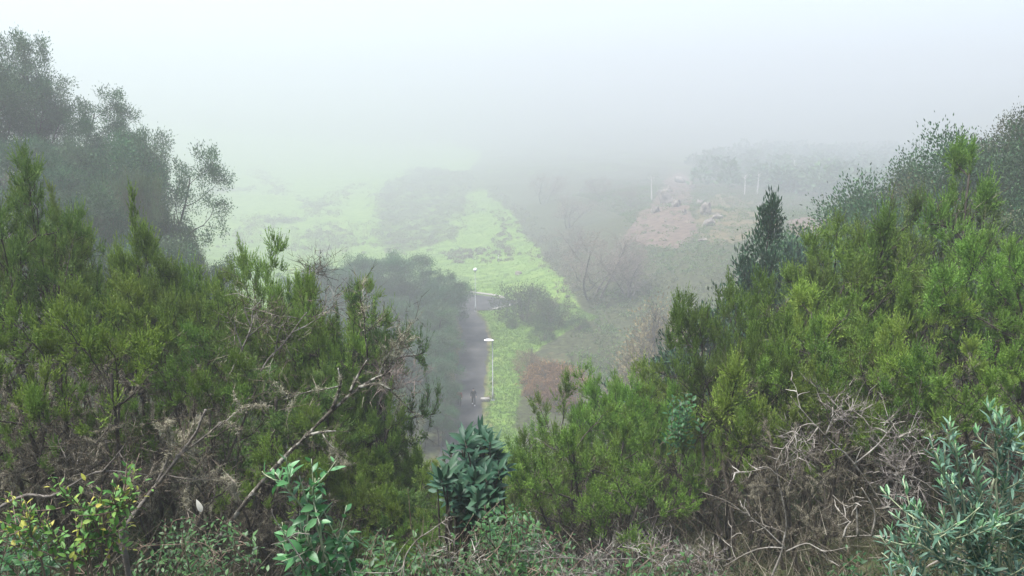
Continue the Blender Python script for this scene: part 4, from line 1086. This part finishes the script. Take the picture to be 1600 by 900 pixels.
tag(g.obj('forest', M_laurel), kind='stuff')

# undergrowth and dead twigs on the near slope
r = rnd(303); g = Geo(); gd = Geo()
n = 5200; y = 1.7 + 46 * r.uniform(0, 1, n) ** 1.7; x = r.uniform(-1, 1, n) * (y * .78 + 1.5); XY = np.c_[x, y]
sz = np.clip(.10 + y * .012, .12, .5)
for lo, hi, L in ((0, 6, .05), (6, 14, .075), (14, 60, .13)):
    s_ = (y >= lo) & (y < hi); clumps(g, r, XY[s_], 22, sz[s_], L, L * .42, 1.0)
tag(g.obj('undergrowth', M_under), kind='stuff')
n = 15000; y = 2.2 + 14 * r.uniform(0, 1, n) ** 1.3; x = r.uniform(-1, 1, n) * (y * .76 + 1); B = np.c_[x, y, hgt(x, y)]
D = unit(r.normal(size=(n, 3)) * [.8, .8, .35] + UP * .55); L = r.uniform(.25, 1.0, n) * np.clip(y / 6, .35, 1.3)
blades(gd, B, D, L, .006 + .0004 * y, r)
idx = np.repeat(np.arange(n), 4); u = r.uniform(.3, .95, n * 4); B2 = B[idx] + D[idx] * (u * L[idx])[:, None]
blades(gd, B2, unit(D[idx] + r.normal(size=(n * 4, 3)) * .6), L[idx] * r.uniform(.15, .4, n * 4), .0045, r)
tag(gd.obj('dead_bracken_litter', M_twig), kind='stuff')
# ------------------------------------------------------------------ plants and dead wood within arm's reach of the viewpoint
def spline(P, m=6):
    """smooth line through the points"""
    P = np.asarray(P, float); n = len(P)
    if n < 3: return np.linspace(P[0], P[-1], m + 1)
    Q = np.vstack([2 * P[0] - P[1], P, 2 * P[-1] - P[-2]]); out = []
    for i in range(n - 1):
        a, b_, c_, d = Q[i:i + 4]
        for t in np.linspace(0, 1, m, endpoint=False):
            out.append(.5 * (2 * b_ + (c_ - a) * t + (2 * a - 5 * b_ + 4 * c_ - d) * t * t + (3 * b_ - a - 3 * c_ + d) * t ** 3))
    return np.array(out + [P[-1]])

def px_line(pts, Y, r, wob=.04):
    """points (px, py[, Y]) to a smooth line in space"""
    Q = [at(p[0], p[1], (p[2] if len(p) > 2 else Y)) for p in pts]
    P = spline(Q); L = np.linalg.norm(P[-1] - P[0]); return P + np.cumsum(r.normal(size=P.shape), 0) * L * wob / len(P)

def to_ground(P):
    """carries a stem on down to the soil below its lowest point"""
    q = P[0].copy(); z = h1(q[0], q[1]); 
    if q[2] - z > .05:
        foot = np.array([q[0] + .12 * (q[0] - P[min(2, len(P) - 1)][0]), q[1] + .1, 0]); foot[2] = h1(foot[0], foot[1]) - .05
        P = np.vstack([spline([foot, (foot + q) / 2 + (P[0] - P[1]) * .2, q], 4)[:-1], P])
    return P

def dead_branch(label, Y, lines, rad, mat_, twigs=6, tl=.3, brush=0, seed=0, group=None, name='dead_branch', cat='branch', ground=True, brush_mat=None, extra=None):
    r = rnd(seed); gl = Geo(); gt = gl; gb = Geo(); paths = []; twigs = twigs * .45; tl = tl * .8; rad = rad * .52
    base = None
    for i, ln in enumerate(lines):
        P = px_line(ln, Y, r)
        if i == 0 and ground: P = to_ground(P)
        if base is None: base = P[0].copy()
        k = 1 if i == 0 else .62
        tube(gl, P, np.linspace(rad * k, rad * k * .35, len(P)) * (1 + .12 * r.normal(size=len(P))), 7); paths.append((1, P))
        for j in range(int(twigs * (1 if i == 0 else .7))):
            f = r.uniform(.3, .97) * (len(P) - 1); a = min(int(f), len(P) - 2); q = P[a] + (P[a + 1] - P[a]) * (f - a); d = unit(unit(P[a + 1] - P[a]) * .8 + r.normal(size=3) * .8)
            cfg = dict(seg=[6, 4], wig=[.13, .18], trop=[.02, .0], taper=[.4, .5], k=[5, 4], ch=[4], t0=[.25], ang=[50], ratio=[.5], rr=[.7])
            o_ = dict(paths=[], tips=[]); grow(gt, r, q, d, tl * r.uniform(.4, 1.2), rad * .27, 0, cfg, o_); paths += o_['paths']
    if brush: twig_mass(gb, r, [(1, p) for _, p in paths[-40:]], brush, .10 * Y / 3, .0022 * Y / 3, 1e3, (1,), .2)
    if extra: extra(paths, r)
    root = empty(name, base, label, cat, group)
    for n_, gg, mm in (('limb', gl, mat_), ('brushwood', gb, brush_mat or M_twig)):
        if gg.n:
            ob = gg.obj(n_, mm, root, n_ != 'brushwood'); ob.data.transform(Matrix.Translation(-Vector(base)))
    return root

M_dryhead = leaf_mat('dry_seed_head', [(0, (.08, .07, .06)), (.5, (.17, .15, .135)), (1, (.32, .29, .265))], .9, .1, spec=.1, vary=.1)
GD = 'dead branches on the near slope'
dead_branch('pale upright forked dead stem at the bottom right of the middle', 3.3, [[(1205, 905), (1222, 862), (1229, 815), (1216, 750), (1213, 725), (1222, 702)], [(1228, 857), (1190, 822), (1140, 785), (1098, 768)],
    [(1228, 857), (1195, 856), (1160, 868), (1130, 885)], [(1228, 862), (1260, 850), (1290, 862), (1330, 855)], [(1216, 745), (1200, 730), (1180, 732)]], .011, M_dead, 5, .22, 120, 1, GD)
dead_branch('long slanting dead stem ending in a brush of dry twigs', 3.1, [[(1425, 860), (1415, 835), (1385, 795), (1335, 725), (1290, 682), (1262, 650), (1238, 622)], [(1290, 682), (1270, 662), (1245, 668)], [(1335, 725), (1365, 700), (1390, 670), (1398, 658)],
    [(1290, 680), (1300, 655), (1310, 642)], [(1278, 668), (1262, 690), (1248, 688)], [(1385, 795), (1402, 750), (1392, 715), (1380, 700)]], .010, M_dead, 8, .22, 260, 2, GD, brush_mat=M_dryhead)
dead_branch('thick pale dead limb lying across the foot of the silvery shrub', 2.9, [[(1570, 912), (1535, 890), (1480, 868), (1420, 845), (1370, 837), (1318, 839)], [(1340, 838), (1338, 800), (1330, 775)], [(1362, 838), (1366, 800), (1345, 762)], [(1318, 839), (1322, 825), (1330, 815)],
    [(1480, 868), (1440, 890), (1400, 905)]], .014, M_dead, 4, .2, 60, 3, GD)
dead_branch('thin pale twig fork arching over the slanting dead stem', 3.0, [[(1475, 778), (1440, 752), (1405, 735), (1372, 715)], [(1455, 765), (1420, 758), (1395, 752)], [(1405, 735), (1412, 700), (1400, 676)]], .006, M_dead, 7, .2, 140, 4, GD, ground=False, brush_mat=M_dryhead)
dead_branch('bowed pale dead branch in the bottom middle', 3.4, [[(630, 905), (634, 870), (650, 845), (680, 824), (706, 806)], [(634, 870), (620, 893), (560, 895), (515, 888)], [(650, 845), (662, 870), (668, 905)], [(612, 893), (625, 862), (640, 842)]], .008, M_dead, 3, .16, 50, 5, GD)
dead_branch('thin brown upright dead stem beside the bowed pale branch', 3.5, [[(690, 930), (665, 880), (645, 838), (640, 800), (637, 765)]], .007, M_stem_brown, 2, .12, 0, 6, GD)
dead_branch('tangle of bare grey twigs at the bottom middle', 3.2, [[(690, 925), (700, 890), (712, 865), (735, 848)], [(700, 890), (690, 872), (665, 868), (650, 875)], [(700, 895), (730, 878), (755, 862)], [(712, 865), (696, 860), (690, 850)], [(705, 885), (725, 895), (765, 880)], [(745, 865), (760, 885), (768, 905)]], .006, M_dead, 6, .16, 120, 7, GD)
dead_branch('forked pale dead root in the bottom middle right', 3.3, [[(965, 925), (950, 905), (930, 888), (928, 868)], [(930, 886), (905, 874), (860, 872), (840, 880)], [(950, 905), (920, 895), (890, 897)], [(985, 905), (990, 880), (1000, 868)], [(1010, 905), (1020, 880), (1012, 862)]], .008, M_dead, 5, .16, 200, 8, GD, brush_mat=M_dryhead)
dead_branch('fan of dry purple grey seed heads along the bottom edge', 3.6, [[(880, 925), (870, 900), (850, 880)], [(880, 925), (890, 900), (900, 880)], [(1060, 925), (1070, 895), (1085, 870)], [(1060, 925), (1040, 895), (1030, 880)], [(1120, 925), (1115, 895), (1105, 865)]], .005, M_stem_brown, 8, .16, 240, 9, GD, brush_mat=M_dryhead)
dead_branch('thin reddish dead twigs at the bottom left of the middle', 3.4, [[(265, 925), (280, 880), (296, 845), (312, 802)], [(290, 850), (240, 852), (215, 855)], [(290, 847), (320, 850), (345, 872), (362, 900)], [(366, 930), (366, 880), (369, 820)], [(366, 858), (350, 862), (340, 860)]], .0055, M_stem_brown, 6, .16, 60, 10, GD)
dead_branch('pale crooked dead twig crossing the pale green leafy plant', 2.8, [[(478, 885), (455, 850), (430, 810), (425, 795)], [(485, 835), (462, 834), (448, 845), (425, 852)], [(478, 838), (474, 825), (482, 818)]], .006, M_dead, 2, .08, 0, 11, GD, ground=False)

# leaning limb crusted with lichen, and the bare pale branches above it
def lich(paths, r):
    g = Geo(); lichen_mass(g, r, paths, 150, -1e3, 1e3, (0, 1, 2), 36, .034); lich.g = g
o = dead_branch('thick leaning lichen crusted limb slanting up towards the lane', 7.2, [[(330, 860), (372, 800), (412, 750), (445, 712), (478, 680), (520, 638), (548, 612), (585, 588), (606, 580)], [(520, 638), (532, 600), (528, 575)], [(548, 612), (560, 585), (575, 560)], [(478, 680), (500, 676), (525, 674)], [(560, 605), (590, 600), (612, 610)]],
    .055, M_lichen_bark, 5, .7, 260, 12, 'bare limbs in the left thicket', 'fallen_limb', 'branch', extra=lich)
ob = lich.g.obj('lichen', M_lichen, o); ob.data.transform(Matrix.Translation(-o.location))
o = dead_branch('grey leaning limb rising from the yellowing shrub', 5.6, [[(190, 830), (215, 795), (245, 755), (275, 715), (300, 680), (318, 640)], [(245, 755), (262, 720), (270, 690)], [(275, 715), (310, 690), (345, 660)]], .045, M_bark_grey, 6, .6, 220, 13, 'bare limbs in the left thicket', 'fallen_limb', 'branch', extra=lich)
ob = lich.g.obj('lichen', M_lichen, o); ob.data.transform(Matrix.Translation(-o.location))
dead_branch('low curved grey limb at the left behind the yellowing shrub', 5.0, [[(0, 792), (40, 775), (80, 776), (115, 758), (160, 738), (230, 742)], [(160, 738), (190, 700), (195, 690)]], .022, M_bark_grey, 5, .4, 160, 14, 'bare limbs in the left thicket', 'fallen_limb', ground=False)
dead_branch('pair of pale bare branches under the broad bright crown, left one', 9.0, [[(360, 585), (366, 572), (378, 545), (392, 510), (394, 485), (405, 470)], [(378, 545), (368, 515), (366, 498)], [(385, 528), (405, 512), (420, 500)], [(392, 510), (384, 490), (382, 475)]], .026, M_dead, 8, .5, 160, 15, 'bare limbs in the left thicket', 'bare_branch', ground=False)
dead_branch('pale bare branch leaning right beside its upright neighbour', 9.0, [[(408, 580), (420, 560), (440, 540), (455, 520), (468, 500), (478, 488)], [(430, 550), (436, 520), (445, 500)], [(455, 520), (480, 508), (500, 495)]], .024, M_dead, 8, .5, 140, 16, 'bare limbs in the left thicket', 'bare_branch', ground=False)
dead_branch('pale bare broom of twigs under the small round heath crown', 11.5, [[(588, 640), (596, 620), (606, 596), (612, 575)], [(596, 620), (612, 600), (622, 580)], [(600, 610), (618, 604), (628, 596)]], .022, M_dead, 8, .45, 170, 17, 'bare limbs in the left thicket', 'bare_branch', ground=False, brush_mat=M_baretwig)
dead_branch('grey bare twigs leaning out right of the broad bright crown', 11.6, [[(465, 445), (485, 432), (505, 420)], [(470, 442), (495, 436), (513, 426)], [(470, 440), (482, 424), (492, 415)]], .018, M_dead, 5, .35, 70, 18, 'bare limbs in the left thicket', 'bare_branch', ground=False)

# pale dry leaf caught on a twig
def pale_leaf(px, py, Y, L, label, seed):
    r = rnd(seed); g = Geo(); p = at(px, py, Y); big_leaf(g, np.zeros(3), np.array([-.25, 0, .9]), np.array([.5, -.8, .2]), L, L * .42, .35, .5, 8)
    o = g.obj('dry_leaf', M_paleleaf, None, True); o.location = p; tag(o, label, 'leaf')
M_paleleaf = leaf_mat('bleached_leaf', [(0, (.36, .34, .29)), (1, (.48, .46, .40))], .8, .3, vary=.05)
pale_leaf(315, 800, 3.4, .058, 'bleached curled dry leaf caught upright on a reddish twig', 1)

# ------------------------------------------------------------------ leafy plants
def stem_leaves(gl, r, P, n, L, W, t0=.1, whorl=1, up=.25, tip=True, curl=.2, fold=.22, k=5, spread=1.0, lmin=.55):
    seg = np.linalg.norm(np.diff(P, axis=0), axis=1); cs = np.r_[0, np.cumsum(seg)]; az = r.uniform(0, 6)
    for i in range(n):
        t = t0 + (1 - t0) * (i + r.uniform(0, .8)) / n
        s = t * cs[-1]; a = min(np.searchsorted(cs, s) - 1, len(P) - 2); a = max(a, 0); q = P[a] + (P[a + 1] - P[a]) * ((s - cs[a]) / max(seg[a], 1e-6)); d = unit(P[a + 1] - P[a])
        s1 = unit(np.cross(d, np.array([.3, .2, 1.]))); s2 = np.cross(d, s1)
        for w_ in range(whorl):
            az += 2.4 if whorl == 1 else 2 * PI / whorl
            o_ = s1 * math.cos(az) + s2 * math.sin(az)
            ld = unit(o_ * spread + d * (.35 + .5 * t) + UP * up + r.normal(size=3) * .25); nn_ = unit(UP * .8 + d * .5 - o_ * .2 + r.normal(size=3) * .3)
            f = (1 - .45 * t ** 3) * r.uniform(lmin, 1.15); big_leaf(gl, q + o_ * .004, ld, nn_, L * f, W * f, curl * r.uniform(.3, 1.6), fold, k)

def leafy_plant(name, label, cat, Y, lines, n, L, W, leaf, stemm, srad, seed, group=None, tipmat=None, branches=0, blen=.2, **kw):
    r = rnd(seed); gs = Geo(); gl = Geo(); gt = Geo(); base = None
    for i, ln in enumerate(lines):
        P = px_line(ln, Y, r, .05); n0 = len(P); P = to_ground(P)
        if base is None: base = P[0].copy()
        tube(gs, P, np.linspace(srad, srad * .35, len(P)), 6)
        stem_leaves(gl, r, P[len(P) - n0:], n, L, W, **kw)
        if tipmat: stem_leaves(gt, r, P[-5:], 9, L * .8, W, t0=.2, up=.7, spread=.55, curl=.05)
        for j in range(branches):
            f = r.uniform(.25, .9) * (n0 - 1) + len(P) - n0; a = min(int(f), len(P) - 2); q = P[a]; d = unit(unit(P[a + 1] - P[a]) * .6 + r.normal(size=3) * .7 + UP * .3)
            b_ = spline([q, q + d * blen * .5 + UP * .01, q + (d + UP * .25) * blen * r.uniform(.6, 1.2)], 4); tube(gs, b_, np.linspace(srad * .5, srad * .25, len(b_)), 5)
            stem_leaves(gl, r, b_, max(n // 3, 5), L * .9, W * .9, **kw)
            if tipmat and r.uniform() < .6: stem_leaves(gt, r, b_[-3:], 5, L * .7, W * .9, t0=.2, up=.7, spread=.55, curl=.05)
    root = empty(name, base, label, cat, group); T = Matrix.Translation(-Vector(base))
    for n_, gg, mm in (('stem', gs, stemm), ('foliage', gl, leaf), ('young_leaves', gt, tipmat)):
        if gg.n: ob = gg.obj('foliage' if n_ == 'foliage' else ('stem' if n_ == 'stem' else 'young_foliage'), mm, root, True); ob.data.transform(T)
    return root

leafy_plant('leafy_plant', 'pale green leafy plant with smooth oval leaves at the bottom left of the middle', 'plant', 2.9,
    [[(528, 930), (512, 880), (495, 830), (478, 785), (466, 742)], [(500, 820), (488, 770), (500, 748)], [(470, 925), (452, 880), (440, 850)], [(560, 930), (545, 880), (530, 850)], [(510, 880), (535, 845), (548, 830)], [(500, 930), (480, 890), (470, 860)], [(478, 800), (450, 765), (430, 740)], [(515, 905), (490, 860), (486, 840)], [(548, 935), (520, 905), (530, 880)]],
    15, .072, .033, M_mint, M_stem_pale, .006, 21, None, None, 3, .14)
leafy_plant('yellowing_shrub', 'green shrub with many yellow leaves at the bottom left', 'shrub', 3.5,
    [[(110, 930), (112, 880), (135, 840), (150, 800), (160, 770)], [(112, 880), (90, 845), (60, 820), (40, 815)], [(135, 840), (175, 805), (215, 775)], [(112, 880), (60, 860), (15, 850)], [(150, 810), (120, 790), (105, 785)], [(160, 800), (185, 780), (200, 768)], [(130, 850), (165, 840), (185, 850)], [(110, 880), (130, 870), (150, 865)], [(60, 850), (40, 830), (20, 828)]],
    20, .050, .023, M_yellow, M_stem_brown, .006, 22, None, None, 9, .17, whorl=1, up=.35)
leafy_plant('silvery_shrub', 'tall silvery green shrub with narrow leaves at the bottom right corner', 'shrub', 2.7,
    [[(1530, 960), (1520, 880), (1508, 780), (1495, 710), (1484, 655)], [(1560, 960), (1556, 850), (1552, 740), (1548, 632)], [(1585, 960), (1572, 850), (1563, 790), (1568, 742)], [(1500, 960), (1475, 880), (1450, 830), (1425, 790)], [(1540, 940), (1510, 850), (1480, 770), (1462, 705)],
     [(1480, 960), (1440, 900), (1400, 880)], [(1600, 960), (1600, 880), (1605, 820)], [(1520, 940), (1490, 870), (1470, 800)], [(1560, 940), (1530, 860), (1525, 790)], [(1575, 940), (1540, 880), (1520, 850)], [(1590, 930), (1580, 870), (1590, 840)], [(1540, 900), (1535, 800), (1520, 720)], [(1500, 900), (1450, 860), (1420, 850)], [(1550, 760), (1575, 700), (1580, 680)]],
    34, .060, .0135, M_silver, M_stem_pale, .006, 23, None, M_silver_tip, 6, .17, up=.25, curl=.1)
leafy_plant('pale_seedling', 'small silvery green plant left of the tall silvery shrub at the bottom edge', 'plant', 2.6, [[(1400, 935), (1392, 905), (1388, 880)], [(1415, 935), (1422, 905), (1428, 885)]], 12, .05, .015, M_silver, M_stem_pale, .004, 24)

# glossy dark shrub in the notch above the lane's near end
def glossy(label, Y, crowns, seed, L, W, mat_):
    r = rnd(seed); gs = Geo(); gl = Geo(); c0 = at(740, 800, Y); base = np.array([c0[0], c0[1] + .2, h1(c0[0], c0[1] + .2)])
    for px, py, dy in crowns:
        e = at(px, py, Y + dy); P = spline([base + r.normal(size=3) * .08 * [1, 1, 0], (base + e) / 2 + r.normal(size=3) * .12 + (e - base) * [.15, .15, 0], e], 6)
        tube(gs, P, np.linspace(.022, .006, len(P)), 5)
        m_ = r.integers(9, 14)
        for i in range(m_):
            az = i * 2.4; d = unit(np.array([math.cos(az), math.sin(az), 0]) * (.45 + .55 * i / m_) + UP * (.95 - .75 * i / m_) + r.normal(size=3) * .15)
            big_leaf(gl, e - UP * .10 * i / m_, d, UP + np.array([0, -.6, 0]) + r.normal(size=3) * .25, L * r.uniform(.45, 1.2), W * r.uniform(.7, 1.15), .22 * r.uniform(0, 2.2), .28, 6)
    root = empty('glossy_shrub', base, label, 'shrub'); T = Matrix.Translation(-Vector(base))
    ob = gs.obj('stem', M_bark, root, True); ob.data.transform(T); ob = gl.obj('foliage', mat_, root, True); ob.data.transform(T)
r = rnd(77); cr = []
for _ in range(72):
    a_ = r.uniform(0, 2 * PI); q = r.uniform(0, 1) ** .5; px = 738 + 54 * q * math.cos(a_) + r.normal() * 5; py = 742 + 66 * q * math.sin(a_) + r.normal() * 6; cr.append((px, py, r.uniform(-.3, .5) - (py - 700) / 200))
glossy('dark glossy shrub with long leathery leaves hiding the near end of the lane', 6.8, cr, 31, .150, .043, M_gloss)

# low herbs along the bottom edge
GH = 'low leafy herbs along the bottom edge'
def herb(label, px0, px1, py, Y, n, L, seed, leaf=None, group=GH, dens=13):
    r = rnd(seed); gs = Geo(); gl = Geo(); base = None
    for i in range(n):
        px = r.uniform(px0, px1); e = at(px, py + r.uniform(-14, 60) + 25 * abs((px - px0) / (px1 - px0) - .5), Y + r.uniform(-.4, .4)); z = h1(e[0], e[1])
        f = np.array([e[0] + r.normal() * .10, e[1] + r.uniform(0, .15), max(z, e[2] - .32)])
        if f[2] > e[2] - .05: continue
        P = spline([f, (f + e) / 2 + r.normal(size=3) * .05, e], 5); tube(gs, P, np.linspace(.0035, .0015, len(P)), 4); base = f if base is None else base
        stem_leaves(gl, r, P, dens, L, L * .52, t0=.05, up=.3, k=4, spread=1.3)
    base = np.array(base); base[2] = h1(base[0], base[1])
    root = empty('herb', base, label, 'plant', group); T = Matrix.Translation(-Vector(base))
    ob = gs.obj('stem', M_stem_brown, root); ob.data.transform(T); ob = gl.obj('foliage', leaf or M_herb, root, True); ob.data.transform(T)
herb('low herb with small round leaves between the yellowing shrub and the pale leafy plant', 235, 385, 815, 4.0, 60, .042, 41)
herb('low leafy herb just right of the pale green leafy plant', 575, 680, 830, 3.9, 46, .052, 42)
herb('bright low herb under the glossy dark shrub', 735, 835, 795, 4.3, 60, .050, 43)
herb('low herb at the bottom edge under the grey twig tangle', 660, 800, 862, 3.6, 50, .045, 44)
herb('dim leafy herb in the bottom left corner', 0, 60, 815, 3.9, 34, .05, 45)
herb('small bright leafy sprays in the soft heath below the small dark laurels', 1048, 1078, 612, 9.5, 26, .09, 46, group=None)
herb('low herb at the bottom edge beside the fan of seed heads', 930, 1110, 850, 3.8, 46, .042, 47)
herb('dim herb spreading left of the fan of seed heads at the bottom edge', 800, 925, 838, 4.0, 44, .042, 49)
herb('low green herb at the foot of the thick pale dead limb', 1270, 1400, 868, 3.4, 26, .04, 48)
